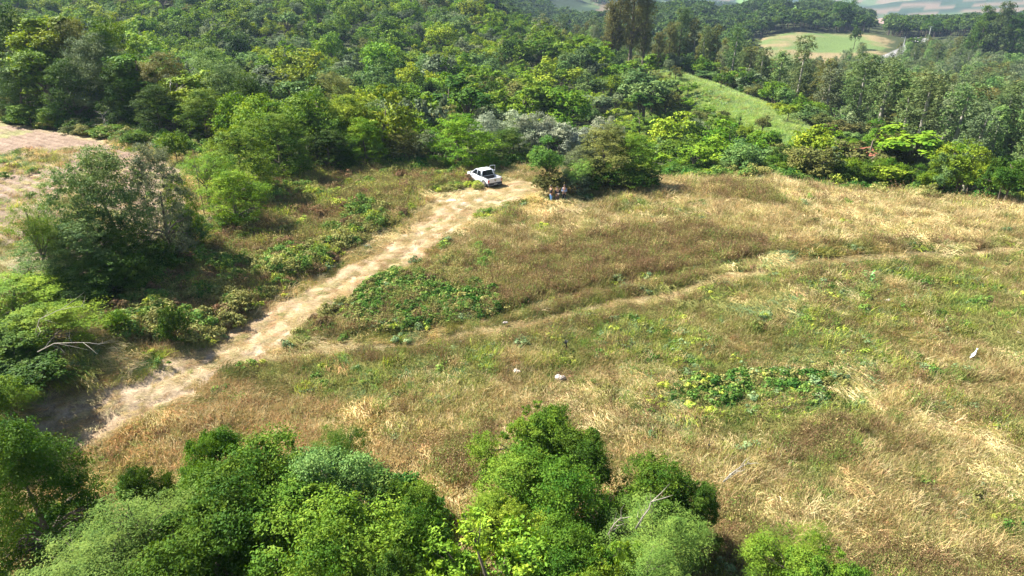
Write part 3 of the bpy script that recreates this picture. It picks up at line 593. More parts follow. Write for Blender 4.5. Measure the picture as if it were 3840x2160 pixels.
# ------------------------------------------------------------------ trees
def unit(v): return v/(np.linalg.norm(v, axis=-1, keepdims=True)+1e-9)
def limb_mesh(paths, n=6):
    b = MB()
    for pts, rad in paths: b.tube(pts, rad, n)
    F = [f if len(f) == 4 else None for f in b.f]; V = np.array(b.v)
    return V, np.array([f for f in F if f is not None])
def curve_pts(a, b, k, sag, r):
    a = np.array(a, float); b = np.array(b, float); out = []
    for i in range(k+1):
        t = i/k; p = a*(1-t)+b*t; p = p+np.array([0, 0, sag*math.sin(math.pi*t)])+r.normal(0, .03*np.linalg.norm(b-a), 3)*(0 if i in (0, k) else 1); out.append(tuple(p))
    return out
def make_tree(seed, style, H, W, nleaf, leaf, limbs=True):
    """returns (leafV, leafF, var), (woodV, woodF); base at the origin, height H, crown width W"""
    r = np.random.default_rng(seed); R = W/2
    S = dict(dense=(.03, 44, 1.0, 1, .3), broad=(.26, 24, 1.0, .62, .35), shrub=(.03, 30, 1.0, .75, .2), feather=(.24, 26, .95, .7, .8), euc=(.26, 40, .85, .8, .3), column=(.12, 20, .9, .8, .3),
             umbrella=(.55, 16, 1.0, .4, .7), conifer=(.08, 26, 1.0, 1.0, .5), wild=(.10, 22, 1.05, .75, .3))[style]
    base, nl, rx, _, flat = S
    z0 = H*base; cz = (z0+H)/2; rz = (H-z0)/2
    lobes = []
    for i in range(nl):
        if style == 'conifer':
            t = i/nl; a = i*2.4; q = R*(1-t)*.75; p = np.array([q*math.cos(a), q*math.sin(a), z0+(H-z0)*t]); lr = R*(.42*(1-t)+.1)
        elif style == 'euc':
            t = (i+.5)/nl; a = i*2.4+r.normal(0, .4); prof = math.sin(math.pi*min(1, .15+.68*t))**.6; q = R*prof*r.uniform(.12, .8); p = np.array([q*math.cos(a), q*math.sin(a), z0+(H-z0)*t]); lr = R*r.uniform(.3, .46)*(1 if t < .85 else .95)
        elif style == 'dense':
            t = (i+r.uniform(0, 1))/nl; a = i*2.4+r.normal(0, .5); prof = .72+.28*math.sin(math.pi*min(1, t*1.25)); prof *= math.sqrt(max(0, 1-max(0, (t-.45)/.6)**2)); q = R*prof*r.uniform(.35, .9)
            lr = R*r.uniform(.22, .42); p = np.array([q*math.cos(a), q*math.sin(a), z0+lr*.5+(H-z0-lr)*t])
        else:
            d = r.normal(0, 1, 3); d /= np.linalg.norm(d); d[2] = d[2] if d[2] > -.35 else -d[2]*.5
            q = (r.uniform(.62, .95) if style == 'wild' else r.uniform(.5, .82)) if i > 3 else .25
            p = np.array([d[0]*R*q, d[1]*R*q, cz+d[2]*rz*q]); lr = min(R, rz*1.3)*(r.uniform(.20, .40) if style == 'wild' else r.uniform(.16, .42)); p = p*np.array([1, 1, 1])+r.normal(0, .08*R, 3)
            if style in ('wild', 'dense'): lr *= r.uniform(.6, 1.2)
            if style == 'wild' and r.uniform() < .3: p = p*np.array([1.15, 1.15, 1.0])+np.array([0, 0, rz*r.uniform(-.1, .25)])
        lobes.append((p, lr, r.uniform(0, 1)))
    if nleaf > 20000 and style in ('wild', 'dense', 'feather'):      # shoots standing out of the crown
        for i in range(22):
            d = r.normal(0, 1, 3); d /= np.linalg.norm(d); d[2] = abs(d[2])*.9+.1; q = r.uniform(.82, 1.0)
            lobes.append((np.array([d[0]*R*q*.9, d[1]*R*q*.9, cz+d[2]*rz*q]), R*r.uniform(.07, .15), r.uniform(0, .7)))
    tot = sum(l[1]**2 for l in lobes); P = []; Nn = []; VV = []
    ctr = np.array([0, 0, cz-rz*.4])
    for p, lr, lv in lobes:
        k = int(nleaf*lr*lr/tot); ns = max(5, int(k/(60 if nleaf > 20000 else 30 if nleaf > 5000 else 12)))
        d = unit(r.normal(0, 1, (ns, 3))+unit((p-ctr)[None])*.75); sc_ = p + d*lr*r.uniform(.55, 1.25, (ns, 1))*np.array([1, 1, .85]); sv = np.clip(lv*.6+r.uniform(0, .4, ns), 0, 1)
        si = r.integers(0, ns, k); sr = lr*(.19 if style != 'feather' else .27)*r.uniform(.5, 1.7, ns)[si][:, None]
        off = r.normal(0, 1, (k, 3)); off[:, 2] *= (.55 if flat < .5 else .28)
        if style == 'feather': off[:, 2] -= .35*(off[:, 0]**2+off[:, 1]**2)
        if style == 'euc': off[:, 2] = r.normal(-.35, .8, k)
        P.append(sc_[si]+off*sr); up = .45 if flat < .5 else 1.0
        Nn.append(d[si]*.55+r.normal(0, .5, (k, 3))*(1 if flat < .5 else .6)+np.array([0, 0, up])); VV.append(np.clip(sv[si]+r.normal(0, .13, k), 0, 1))
    P = np.vstack(P); P[:, 2] = np.maximum(P[:, 2], .05); asp = {'feather': .34, 'euc': .38, 'conifer': .3}.get(style, .6 if nleaf < 20000 else .42)
    LV, LF = leaves_at(P, np.vstack(Nn), leaf, asp, r)
    var = np.repeat(np.concatenate(VV), 4)
    tr = {'euc': .020, 'shrub': .018, 'column': .022}.get(style, .026)*H
    paths = []
    top = H*(.9 if style in ('euc', 'conifer', 'column') else .62)
    lean = r.normal(0, .03*H, 2)
    tp = [(lean[0]*t*t, lean[1]*t*t, top*t-.35*(t == 0)) for t in (0, .25, .5, .75, 1)]
    paths.append((tp, [tr*1.25, tr, tr*.8, tr*.6, tr*.25]))
    if limbs:
        for i, (p, lr, lv) in enumerate(lobes[:(14 if nleaf > 12000 else 8)]):
            t = min(.95, max(.15, (p[2]*.62)/top)); a = (lean[0]*t*t, lean[1]*t*t, top*t)
            pts = curve_pts(a, p+unit(p-ctr)*lr*.55, 4, .06*H, r); paths.append((pts, [tr*.5, tr*.4, tr*.28, tr*.17, tr*.05]))
            if nleaf > 12000:
                for q in range(3):
                    e = p+unit(r.normal(0, 1, 3)+unit(p-ctr))*lr*.95; paths.append((curve_pts(pts[2], e, 3, .05, r), [tr*.2, tr*.14, tr*.09, tr*.03]))
    WV, WF = limb_mesh(paths, 6 if nleaf > 2500 else 5)
    return (LV, LF, var), (WV, WF)
PROTO = {}
def proto(key, style, seeds, H, W, nleaf, leaf, bark=None):
    out = []
    for s in seeds:
        (LV, LF, var), (WV, WF) = make_tree(s, style, H, W, nleaf, leaf)
        out.append((np_mesh('crown', LV, LF, [M_LEAF], var=var), np_mesh('trunk', WV, WF, [bark or M_BARK], smooth=True), H, W, (LV, LF, var, WV, WF)))
    PROTO[key] = out
# near: foreground crowns at 12-25 m; mid: 30-100 m; far: the hillside and the valley
proto('near_broad', 'wild', (1, 2, 3), 5.5, 4.4, 54000, .105)
proto('near_dense', 'dense', (7, 8), 5.5, 4.4, 52000, .105)
proto('near_broadleaf', 'wild', (4,), 5.0, 4.0, 26000, .15)
proto('near_feather', 'feather', (5, 6), 5.0, 5.0, 42000, .085)
proto('mid_broad', 'broad', (11, 12, 13), 8, 6.5, 14000, .21)
proto('mid_wild', 'wild', (14, 15, 16), 7, 6, 15000, .20)
proto('mid_shrub', 'shrub', (17, 18), 4, 4.5, 7000, .20)
proto('mid_feather', 'feather', (19, 20), 6, 5, 22000, .115)
proto('mid_tall', 'column', (21, 22), 11, 5, 13000, .24)
proto('mid_big', 'wild', (23,), 6, 5, 1500, .62)
proto('far_broad', 'broad', (31, 32, 33, 34), 8, 7, 4200, .40)
proto('far_wild', 'wild', (35, 36, 37), 8, 6.5, 4200, .38)
proto('far_umbrella', 'umbrella', (38, 39), 9, 8, 3200, .40)
proto('far_euc', 'euc', (41, 42, 43, 44), 18, 5.5, 5000, .44, M_PALE)
proto('mid_euc', 'euc', (45, 46), 18, 7, 14000, .36, M_BARK)
proto('mid_dense', 'dense', (51, 52, 53), 9, 6.5, 30000, .17)
proto('conifer', 'conifer', (47,), 7, 3, 3500, .30)

G_ = {'green': ((.115, .205, .020), 'green'), 'bright': ((.140, .245, .018), 'bright green'), 'yellow': ((.195, .270, .024), 'yellow-green'), 'dark': ((.055, .110, .014), 'dark green'),
      'blue': ((.120, .200, .055), 'blue-green'), 'fern': ((.120, .195, .035), 'fern green'), 'grey': ((.140, .180, .085), 'grey-green'), 'olive': ((.135, .150, .040), 'olive'), 'silver': ((.29, .345, .225), 'silvery white'),
      'brown': ((.120, .130, .032), 'brownish olive'), 'mid': ((.068, .140, .014), 'green'), 'lush': ((.165, .275, .026), 'lush yellow-green'), 'lime': ((.155, .270, .050), 'lime green'), 'euc': ((.100, .145, .045), 'grey-green')}
used_meshes = {}
TREES = []
def tree(name, key, x, y, height, width, tint, label, cat='tree', group=None, i=None, z=None, rz=None, jit=.18):
    ps = PROTO[key]; cm, tm, H, W, _ = ps[(i if i is not None else RNG.integers(0, 99)) % len(ps)]
    if z is None: z = float(terrain(x, y)[0])
    root = empty(name, (x, y, z), RNG.uniform(0, 6.28) if rz is None else rz)
    c = link(bpy.data.objects.new('crown', cm), root); t = link(bpy.data.objects.new('trunk', tm), root)
    s = (width/W, width/W, height/H); c.scale = s; t.scale = s
    col = np.array(G_[tint][0])*RNG.uniform(1-jit, 1+jit); c.color = (*np.clip(col*RNG.uniform(.93, 1.07, 3), 0, 1), 1)
    tag(root, label, cat, group); TREES.append((x, y, z, height, width))
    return root
def tree_px(name, key, u, vtop, y, wpx, tint, label, cat='tree', group=None, i=None, hmin=1.2):
    """a tree whose top shows at photograph pixel (u, vtop) when it stands y metres out; wpx is its width there"""
    a, b = ray(u, vtop); x = a*y; z0 = float(terrain(x, y)[0]); h = max(CAM_H+b*y-z0, hmin)
    fwd = y*CP-(z0+h*.6-CAM_H)*SP
    return tree(name, key, x, y, h, wpx*fwd/FP, tint, label, cat, group, i, z0)

# the nearest crowns, along the bottom of the photograph
FG = [('near_dense', 20, 1075, 19, 260, 'green', 'dense dark-sided tree at the shadowed lower end of the dirt track', 0),
      ('near_broad', 520, 1092, 19.5, 170, 'green', 'small glossy round-topped tree rising left behind the big foreground thicket', 1),
      ('near_dense', 640, 1130, 18, 330, 'bright', 'wide bright crown of the foreground thicket, its upper left shoulder', 2),
      ('near_feather', 845, 1062, 20.5, 170, 'green', 'thin see-through sapling poking above the foreground thicket towards the field', 0),
      ('near_broad', 790, 1165, 17.5, 300, 'blue', 'pale blue-green crown at the top middle of the foreground thicket', 0),
      ('near_broad', 800, 1240, 16, 430, 'bright', 'largest drooping bright green crown in the heart of the foreground thicket', 1),
      ('near_dense', 560, 1215, 16.5, 330, 'green', 'leafy green crown below the small dark bush in the foreground thicket', 2),
      ('near_feather', 330, 1255, 16, 340, 'fern', 'fine feathery grey-green crown left of the foreground thicket', 1),
      ('near_feather', 190, 1350, 14.5, 380, 'fern', 'feathery crown filling the bottom left corner under the dark-sided tree', 0),
      ('near_broad', 480, 1330, 14.5, 380, 'green', 'broad crown with pale twigs at the bottom, left of the drooping bright crown', 1),
      ('near_dense', 800, 1380, 13.6, 380, 'bright', 'low bright crown at the very bottom under the drooping bright crown', 0),
      ('near_broad', 1010, 1225, 17.5, 190, 'bright', 'narrow glossy tree at the right end of the foreground thicket', 2),
      ('near_dense', 1040, 1300, 15.8, 230, 'green', 'dark shaded bush below the narrow glossy tree', 0),
      ('near_broad', 1365, 1022, 21.5, 210, 'bright', 'top of the tall vine-covered tree standing out against the dry field', 2),
      ('near_broad', 1440, 1085, 20.5, 190, 'green', 'dark right-hand side of the tall vine-covered tree', 1),
      ('near_dense', 1320, 1150, 19.5, 250, 'bright', 'vine-hung middle of the tall tree in the bottom centre', 0),
      ('near_dense', 1420, 1200, 18, 260, 'green', 'broad leafy crown under the tall vine-covered tree', 2),
      ('near_broad', 1280, 1260, 17, 190, 'lush', 'pale yellowish creeper-covered bush left below the tall vine-covered tree', 1),
      ('near_broadleaf', 1215, 1350, 14.3, 330, 'lush', 'yellow-green large-leaved bush at the bottom centre', 0),
      ('near_broadleaf', 1545, 1350, 14.8, 150, 'lush', 'small bright large-leaved sapling beside the bare pale twigs', 0),
      ('near_dense', 1660, 1180, 19, 230, 'green', 'rounded dark green tree right of the vine-covered tree', 0),
      ('near_broad', 1750, 1215, 18.6, 130, 'dark', 'darkest creeper-covered bush at the right end of the bottom row of trees', 2),
      ('near_feather', 1650, 1270, 17, 240, 'lime', 'ferny light green tree with bare pale branches showing', 0),
      ('near_feather', 1620, 1385, 14.5, 260, 'fern', 'ferny crown at the bottom edge below the bare pale branches', 1),
      ('near_broad', 1430, 1340, 15, 230, 'green', 'shaded leafy crown at the bottom between the yellow bush and the pale twigs', 1),
      ('near_feather', 2010, 1345, 16.5, 200, 'bright', 'loose green shrub with upright shoots at the bottom right', 0),
      ('near_broad', 2100, 1400, 14.8, 240, 'bright', 'low bright shrub cut by the bottom edge, right of the deep shadow', 2),
      ('near_broad', 350, 1172, 18.8, 125, 'dark', 'small very dark round bush on the dry grass bank', 1),
      ('near_broad', 1010, 1410, 13.2, 260, 'dark', 'dark lower foliage at the bottom edge left of the yellow-green bush', 2),
      ('near_broad', 1475, 1440, 13.4, 200, 'bright', 'bright bush at the very bottom edge under the shaded leafy crown', 1)]
for k, u, v, y, wp, t, lab, i in FG:
    wp *= 1.0 if u < 1150 else 1.08; t = {'bright': 'green', 'green': 'mid', 'lime': 'fern', 'blue': 'blue'}.get(t, t)
    tree_px('broadleaf_tree' if k != 'near_feather' else 'feathery_tree', k, u, v, y, wp, t, lab, 'tree', 'trees and bushes along the foreground', i)

# the stand beside the ploughed field, the bush at the left edge
MID = [('mid_dense', 245, 372, 43, 190, 'blue', 'tallest dense dark tree of the stand beside the ploughed soil', 0),
       ('mid_dense', 368, 366, 45, 140, 'grey', 'open-crowned tree with a visible trunk at the right of the stand', 1),
       ('mid_dense', 165, 425, 41.5, 170, 'blue', 'blue-green tree left of the tallest dark tree in the stand', 2),
       ('mid_feather', 62, 498, 38, 110, 'green', 'small ferny tree with a curved bare trunk at the left of the stand', 0),
       ('mid_dense', 185, 560, 39, 190, 'blue', 'grey-leaved lower tree in the middle of the stand', 1),
       ('mid_dense', 285, 560, 40.5, 150, 'dark', 'dark low tree under the tallest tree of the stand', 2),
       ('mid_dense', 100, 590, 40, 150, 'blue', 'bushy tree low at the left of the stand over the soil edge', 1),
       ('mid_dense', 235, 650, 38, 170, 'dark', 'dark leafy thicket at the near foot of the stand', 2),
       ('mid_shrub', 380, 600, 43, 120, 'dark', 'dark bush under the open-crowned tree of the stand', 0),
       ('mid_shrub', 110, 690, 36.5, 130, 'green', 'bush at the foot of the curved trunk', 0),
       ('mid_shrub', 190, 720, 36, 130, 'dark', 'shaded bush in the dark hollow below the stand', 1),
       ('mid_dense', 435, 445, 47, 90, 'green', 'slender tree between the stand and the big bright bush', 2),
       ('mid_shrub', 465, 520, 48, 90, 'blue', 'small grey-green bush at the right foot of the stand', 0),
       ('mid_shrub', 320, 640, 38.5, 110, 'dark', 'low dark shrub in the shade right of the stand', 1),
       ('mid_dense', 575, 430, 53, 170, 'bright', 'big bright green bush standing in front of the wood', 0),
       ('mid_dense', 590, 325, 61, 200, 'bright', 'bright leafy tree behind the big bright bush', 1),
       ('mid_feather', 500, 375, 57, 120, 'bright', 'light green bush with dead poles at the corner of the ploughed soil', 1),
       ('mid_dense', 690, 290, 68, 170, 'green', 'tall green tree at the front of the wood, right of the bright leafy tree', 2),
       ('mid_broad', 655, 238, 74, 170, 'bright', 'bright round crown high above the big bright bush', 0),
       ('mid_wild', 780, 240, 76, 170, 'green', 'grey-green tree at the wood edge left of the sparse yellowish crown', 1),
       ('mid_dense', 870, 245, 78, 170, 'yellow', 'sparse yellowish crown over the dark wood edge', 2),
       ('mid_dense', 915, 300, 74, 120, 'bright', 'leafy tree where the wood edge meets the yellow grass', 0),
       ('mid_dense', 820, 330, 71.5, 130, 'dark', 'dark shaded tree inside the wood edge over the scrub', 2),
       ('mid_dense', 10, 705, 34, 220, 'bright', 'yellow-green thorny tree at the left edge above the dark bank', 0),
       ('mid_dense', 100, 775, 31, 230, 'bright', 'spreading thorny bush leaning over the bank with bare pale branches', 1),
       ('mid_wild', 30, 820, 29.5, 190, 'green', 'dense green bush at the left edge under the thorny tree', 0),
       ('mid_shrub', 90, 900, 28, 190, 'dark', 'dark bush hanging over the shadowed earth bank', 1),
       ('mid_feather', 0, 970, 25.5, 120, 'bright', 'light ferny spray at the left edge over the dark bank', 1),
       ('mid_wild', -40, 960, 25, 140, 'green', 'bush at the left edge whose shade falls on the end of the track', 1),
       ('mid_wild', 15, 890, 28, 190, 'dark', 'dark foliage at the left edge above the shadowed end of the track', 2),
       ('mid_shrub', 430, 770, 34, 70, 'dark', 'small dark green bush in the scrub near the road bend', 0),
       ('mid_shrub', 290, 780, 33.5, 70, 'bright', 'small bright bush at the lower left tip of the scrub', 1),
       # around the pickup and the people
       ('mid_dense', 1155, 292, 76, 190, 'bright', 'wide bright tree directly behind the parked pickup', 1),
       ('mid_dense', 1010, 325, 77, 120, 'olive', 'olive tree left of the wide tree behind the pickup', 2),
       ('mid_big', 1052, 225, 90, 100, 'grey', 'tall dark tree with large pale leaves above the olive tree', 0),
       ('mid_wild', 960, 262, 84, 110, 'blue', 'blue-green tree left of the large-leaved tree', 0),
       ('mid_dense', 1275, 325, 79, 120, 'dark', 'dark tree right of the wide bright tree behind the pickup', 0),
       ('mid_broad', 1380, 357, 64, 95, 'lime', 'soft lime green round feathery tree beside the three people', 1),
       ('mid_dense', 1530, 318, 67, 170, 'olive', 'large olive tree in the clump right of the people', 1),
       ('mid_dense', 1600, 340, 66.5, 130, 'green', 'dark glossy tree at the right end of the clump casting a wide shadow', 2),
       ('mid_dense', 1468, 372, 66, 110, 'grey', 'twiggy grey-green tree in the middle of the clump', 0),
       ('mid_feather', 1455, 400, 63, 75, 'lime', 'small lime green feathery bush in front of the clump', 0),
       ('mid_shrub', 1375, 428, 62.5, 80, 'olive', 'low olive bush behind the people', 0),
       ('mid_shrub', 1440, 432, 63.5, 100, 'grey', 'low grey-green bush right behind the people', 1),
       ('mid_shrub', 1520, 415, 64.5, 110, 'dark', 'dark shrub under the olive tree of the clump', 0),
       ('mid_shrub', 1600, 425, 65, 120, 'dark', 'dark shrub under the right end of the clump', 1),
       ('conifer', 1862, 283, 118, 40, 'dark', 'narrow dark conifer standing alone on the spur', 0),
       # right of the crest
       ('mid_shrub', 2350, 404, 74, 130, 'grey', 'low domed grey-leaved tree behind the crest of the field', 0),
       ('mid_wild', 2445, 368, 66, 120, 'yellow', 'tall yellow-green tree at the right end of the crest hedge', 1),
       ('mid_wild', 2400, 385, 66.5, 90, 'blue', 'blue-green tree left of the tall yellow-green tree on the crest', 2),
       ('mid_wild', 2560, 400, 61, 90, 'dark', 'dark tree at the right edge of the photograph on the crest', 0),
       ('mid_wild', 1990, 375, 76, 90, 'dark', 'darkest rounded tree in the middle of the crest hedge', 1),
       ('mid_euc', 2345, 200, 128, 190, 'brown', 'huge drooping olive eucalyptus towering over the right of the valley', 0),
       ('mid_euc', 2290, 290, 122, 130, 'brown', 'drooping olive eucalyptus in front of the huge one', 1),
       ('mid_broad', 2225, 308, 112, 85, 'green', 'flat-topped green tree with a pale trunk left of the huge eucalyptus', 1)]
for k, u, v, y, wp, t, lab, i in MID:
    if u < 500 and 350 < v < 740: wp *= 1.08
    nm = {'mid_feather': 'feathery_tree', 'mid_shrub': 'shrub', 'conifer': 'conifer', 'mid_euc': 'eucalyptus_tree', 'mid_big': 'large_leaved_tree'}.get(k, 'broadleaf_tree')
    tree_px(nm, k, u, v, y, wp, t, lab, 'shrub' if nm == 'shrub' else 'tree', None, i)
# front row of the wood on the left, above the ploughed soil
ROW = [(5, 20, 104, 150, 'dark'), (60, 35, 98, 130, 'yellow'), (120, 30, 97, 150, 'yellow'), (185, 60, 96, 110, 'olive'), (260, 48, 95, 150, 'green'), (215, 90, 91, 150, 'grey'), (330, 130, 90, 130, 'green'), (90, 120, 93, 130, 'green'),
       (20, 165, 93, 110, 'dark'), (160, 150, 90, 120, 'dark'), (290, 160, 88, 110, 'dark'), (400, 140, 90, 120, 'olive'), (450, 190, 86, 130, 'yellow'), (385, 215, 84, 110, 'dark'), (500, 230, 82, 120, 'green'), (560, 165, 88, 150, 'blue'),
       (520, 130, 94, 130, 'blue'), (620, 190, 84, 120, 'dark'), (735, 200, 84, 120, 'blue'), (835, 190, 88, 120, 'olive')]
rnames = ['at the left edge of the front row over the ploughed soil', 'second from the left edge in the tall front row', 'the brightest tall crown over the ploughed soil', 'right of the brightest tall crown', 'the tallest dark-topped crown left of the dead tree',
          'just below the tallest dark-topped crown', 'left below the dead pale tree', 'below the brightest tall crown', 'low at the left edge behind the soil margin', 'shaded behind the soil margin, left part', 'shaded above the bleached twigs',
          'below the dead pale tree', 'spreading right of the bleached twigs', 'in deep shade right of the bleached twigs', 'left behind the bright leafy tree', 'high, pale and rounded, above the bright leafy tree', 'high behind the pale rounded one',
          'shaded above the bright leafy tree', 'high right above the bright leafy tree', 'above the sparse yellowish crown']
for (u, v, y, wp, t), ph in zip(ROW, rnames):
    tree_px('broadleaf_tree', 'mid_dense' if int(u) % 3 else 'mid_tall', u, v, y, wp*1.15, t, '%s wood-front tree, %s' % (G_[t][1], ph), 'tree', 'tall trees in the front row of the wood')
# shrubs on the margin of the ploughed soil
for u, v, y, wp, t, ph in [(10, 245, 93, 75, 'olive', 'leftmost, yellowish, at the photo edge'), (65, 262, 90, 90, 'green', 'wide and green, second from the left'), (115, 268, 88, 70, 'green', 'rounded, third from the left'),
                       (195, 300, 86, 90, 'olive', 'low and yellowish, below the bleached twigs'), (265, 315, 83, 90, 'green', 'low, right of the yellowish one'), (345, 330, 78, 60, 'green', 'small, at the bend of the margin'), (430, 330, 72, 80, 'bright', 'bright, nearest the dead poles')]:
    tree_px('shrub', 'mid_shrub', u, v, y, wp, t, 'margin shrub of the ploughed soil, %s' % ph, 'shrub', 'shrubs along the ploughed soil')
# silvery flowering trees behind the people
for u, v, y, wp, ph in [(1225, 300, 96, 90, 'leftmost of the row'), (1290, 282, 99, 100, 'highest of the row'), (1345, 298, 97, 90, 'third from the left'), (1400, 308, 96, 100, 'fourth from the left'), (1460, 322, 95, 80, 'lowest of the row'), (1500, 300, 98, 90, 'second from the right'), (1545, 305, 97, 60, 'rightmost of the row')]:
    tree_px('silvery_tree', 'mid_wild', u, v-4, y-6, wp*1.15, 'silver', 'silvery white-leaved tree behind the people, %s' % ph, 'tree', 'silvery trees behind the clump', i=int(u) % 3)
# hedge of trees behind the crest of the field
us = [1690,1722,1750,1785,1818,1850,1880,1912,1945,2030,2060,2092,2120,2150,2182,2212,2240,2270,2305,2330,2375,2425,2478,2510,2540]
hv = [415,430,408,425,405,418,400,412,398,395,408,392,410,398,412,402,405,415,420,428,420,410,405,400,412]
hy = [76,75,77,75,77,75,76,74,75,74,73,74,72,73,72,71,71,70,70,69,67,65.5,64,63,61]
ht = ['green','bright','dark','yellow','blue','green','dark','olive','green','bright','green','yellow','dark','bright','green','yellow','green','bright','green','dark','bright','green','yellow','dark','green']
for j, (u, v, y, t) in enumerate(zip(us, hv, hy, ht)):
    ordn = ['first','second','third','fourth','fifth','sixth','seventh','eighth','ninth','tenth','eleventh','twelfth','thirteenth','fourteenth','fifteenth','sixteenth','seventeenth','eighteenth','nineteenth','twentieth','twenty-first','twenty-second','twenty-third','twenty-fourth','last'][j]
    tree_px('broadleaf_tree', ('mid_wild', 'mid_shrub')[j % 2] if j % 3 else 'mid_broad', u, v, y, 62+RNG.uniform(-8, 22), t, '%s tree in the hedge behind the field crest, %s from the left' % (G_[t][1], ordn), 'tree', 'trees hedging the crest of the field')

# tall eucalyptus clump on the ridge
EU = [(1565, -60, 205, 60), (1600, -70, 210, 70), (1632, -30, 212, 50), (1545, 20, 206, 40), (1690, 62, 222, 38), (1720, 25, 225, 55), (1752, 55, 222, 40), (1795, 70, 222, 50), (1660, 85, 215, 32), (1830, 105, 215, 40), (1775, 90, 212, 34)]
en = ['second from the left, reaching above the photo', 'tallest and widest, reaching above the photo', 'right shoulder of the tallest', 'leftmost, shorter', 'fifth, slim, right of the gap', 'sixth and tallest right of the gap', 'just right of the sixth', 'brownish, third from the right end',
      'small, inside the gap', 'at the right end of the line', 'low, in front of the brownish one']
for (u, v, y, wp), ph in zip(EU, en):
    tree_px('eucalyptus_tree', 'mid_euc', u, v, y, wp*1.25, 'brown' if u != 1720 else 'euc', 'tall ridge eucalyptus, %s' % ph, 'tree', 'tall eucalyptuses on the ridge')

# ------------------------------------------------------------------ the woods: every tree placed by hand of chance, the largest in view kept as things
def woods():
    occ = [(a[0], a[1]) for a in TREES]; cand = []
    def spread(n, x0, x1, y0, y1, d, ok):
        cell = {}; out = []
        xs = RNG.uniform(x0, x1, n); ys = RNG.uniform(y0, y1, n); good = ok(xs, ys)
        for x, y in zip(xs[good], ys[good]):
            k = (int(x//d), int(y//d))
            if any((x-a)**2+(y-b)**2 < d*d for i in (-1, 0, 1) for j in (-1, 0, 1) for a, b in cell.get((k[0]+i, k[1]+j), ())): continue
            cell.setdefault(k, []).append((x, y)); out.append((x, y))
        return np.array(out)
    tri = lambda x, y: (np.abs(x) < .93*y+22)
    A = spread(60000, -330, 60, 60, 400, 4.3, lambda x, y: tri(x, y) & ~((x > -9) & (x < 19) & (y < 100)) & (y > np.interp(x, FOREST_EDGE[:, 0], FOREST_EDGE[:, 1])+3.5) & (x < ridge_x(y)-9-9*(1-sstep(190, 235, y))*sstep(88, 105, y)) & (y < 380+.2*x))
    B = spread(40000, 20, 330, 66, 385, 4.3, lambda x, y: tri(x, y) & (x > ridge_x(y)+8) & (y > np.interp(x, FOREST_EDGE[:, 0], FOREST_EDGE[:, 1])+7)
               & (pdist(CLEAR1, x, y, True)*np.where(inside(CLEAR1, x, y), -1, 1) > 6) & (pdist(FARROAD, x, y) > 9) & (~inside(GREENF, x, y)))
    ar, br = [], []
    for (x, y) in A:
        t = RNG.choice(['green', 'bright', 'yellow', 'dark', 'blue', 'grey', 'olive'], p=[.24, .22, .13, .07, .17, .12, .05]); 
        key = RNG.choice(['far_broad', 'far_wild', 'far_umbrella'], p=[.42, .42, .16]); h = RNG.uniform(4.0, 7.5)*(1+.55*(RNG.uniform() < .22)); wd = h*RNG.uniform(.7, 1.15)
        if x > 10 and y < 150: h *= .7; wd *= .85
        ar.append((key, x, y, h, wd, t))
    for (x, y) in B:
        edge = (x < ridge_x(y)+16) or y < 100+max(0, (x-60))*.1
        if edge and RNG.uniform() < .6: ar.append((RNG.choice(['far_broad', 'far_wild']), x, y, RNG.uniform(4, 7.5), RNG.uniform(4, 6.5), RNG.choice(['green', 'blue', 'grey', 'dark', 'bright'])))
        else:
            h = RNG.uniform(11.5, 17.5)*(1-.28*(y > 300)); br.append(('far_euc', x, y, h, h*RNG.uniform(.30, .44), RNG.choice(['euc', 'blue', 'brown', 'grey'], p=[.5, .18, .12, .2])))
    U_ = spread(9000, 20, 130, 80, 300, 3.4, lambda x, y: tri(x, y) & (x > ridge_x(y)+4) & (x < ridge_x(y)+34) & (y > np.interp(x, FOREST_EDGE[:, 0], FOREST_EDGE[:, 1])+6))
    for (x, y) in U_: ar.append((RNG.choice(['far_broad', 'far_wild']), x, y, RNG.uniform(3, 6), RNG.uniform(4, 6.5), RNG.choice(['green', 'blue', 'grey', 'dark', 'olive'])))
    for (x, y) in spread(5000, 0, 60, 95, 200, 5.0, lambda x, y: (x > ridge_x(y)-26) & (x < ridge_x(y)+2)): 
        if RNG.uniform() < (.8 if x < ridge_x(y)-9 else .14): ar.append((RNG.choice(['far_broad', 'far_wild']), x, y, RNG.uniform(1.8, 4.0), RNG.uniform(2.5, 4.5), RNG.choice(['bright', 'green', 'yellow', 'grey', 'olive'])))
    cov = np.zeros((145, 258), bool)
    for (x, y, z, h, wd) in TREES: pass
    def vis(lst):
        X = np.array([a[1] for a in lst]); Y = np.array([a[2] for a in lst]); Zt = terrain(X, Y); return X, Y, Zt
    allr = ar+br; X, Y, Zt = vis(allr); Hh = np.array([a[3] for a in allr]); Wd = np.array([a[4] for a in allr])
    TX = np.array([t[0] for t in TREES]); TY = np.array([t[1] for t in TREES]); TZ = np.array([t[2] for t in TREES]); TH = np.array([t[3] for t in TREES]); TW = np.array([t[4] for t in TREES])
    # ground hides what lies behind it
    def ground_hidden(x, y, z):
        t = np.linspace(.15, .96, 28)[:, None]; gz = terrain(x[None]*t, y[None]*t, False); return ((CAM_H+(z-CAM_H)*t) < gz).any(0)
    hid = ground_hidden(X, Y, Zt+Hh)
    score = np.zeros(len(allr)); items = [(Y[i], i, X[i], Y[i], Zt[i], Hh[i], Wd[i]) for i in range(len(allr))]+[(TY[i], -1, TX[i], TY[i], TZ[i], TH[i], TW[i]) for i in range(len(TX))]
    items.sort(key=lambda a: a[0])
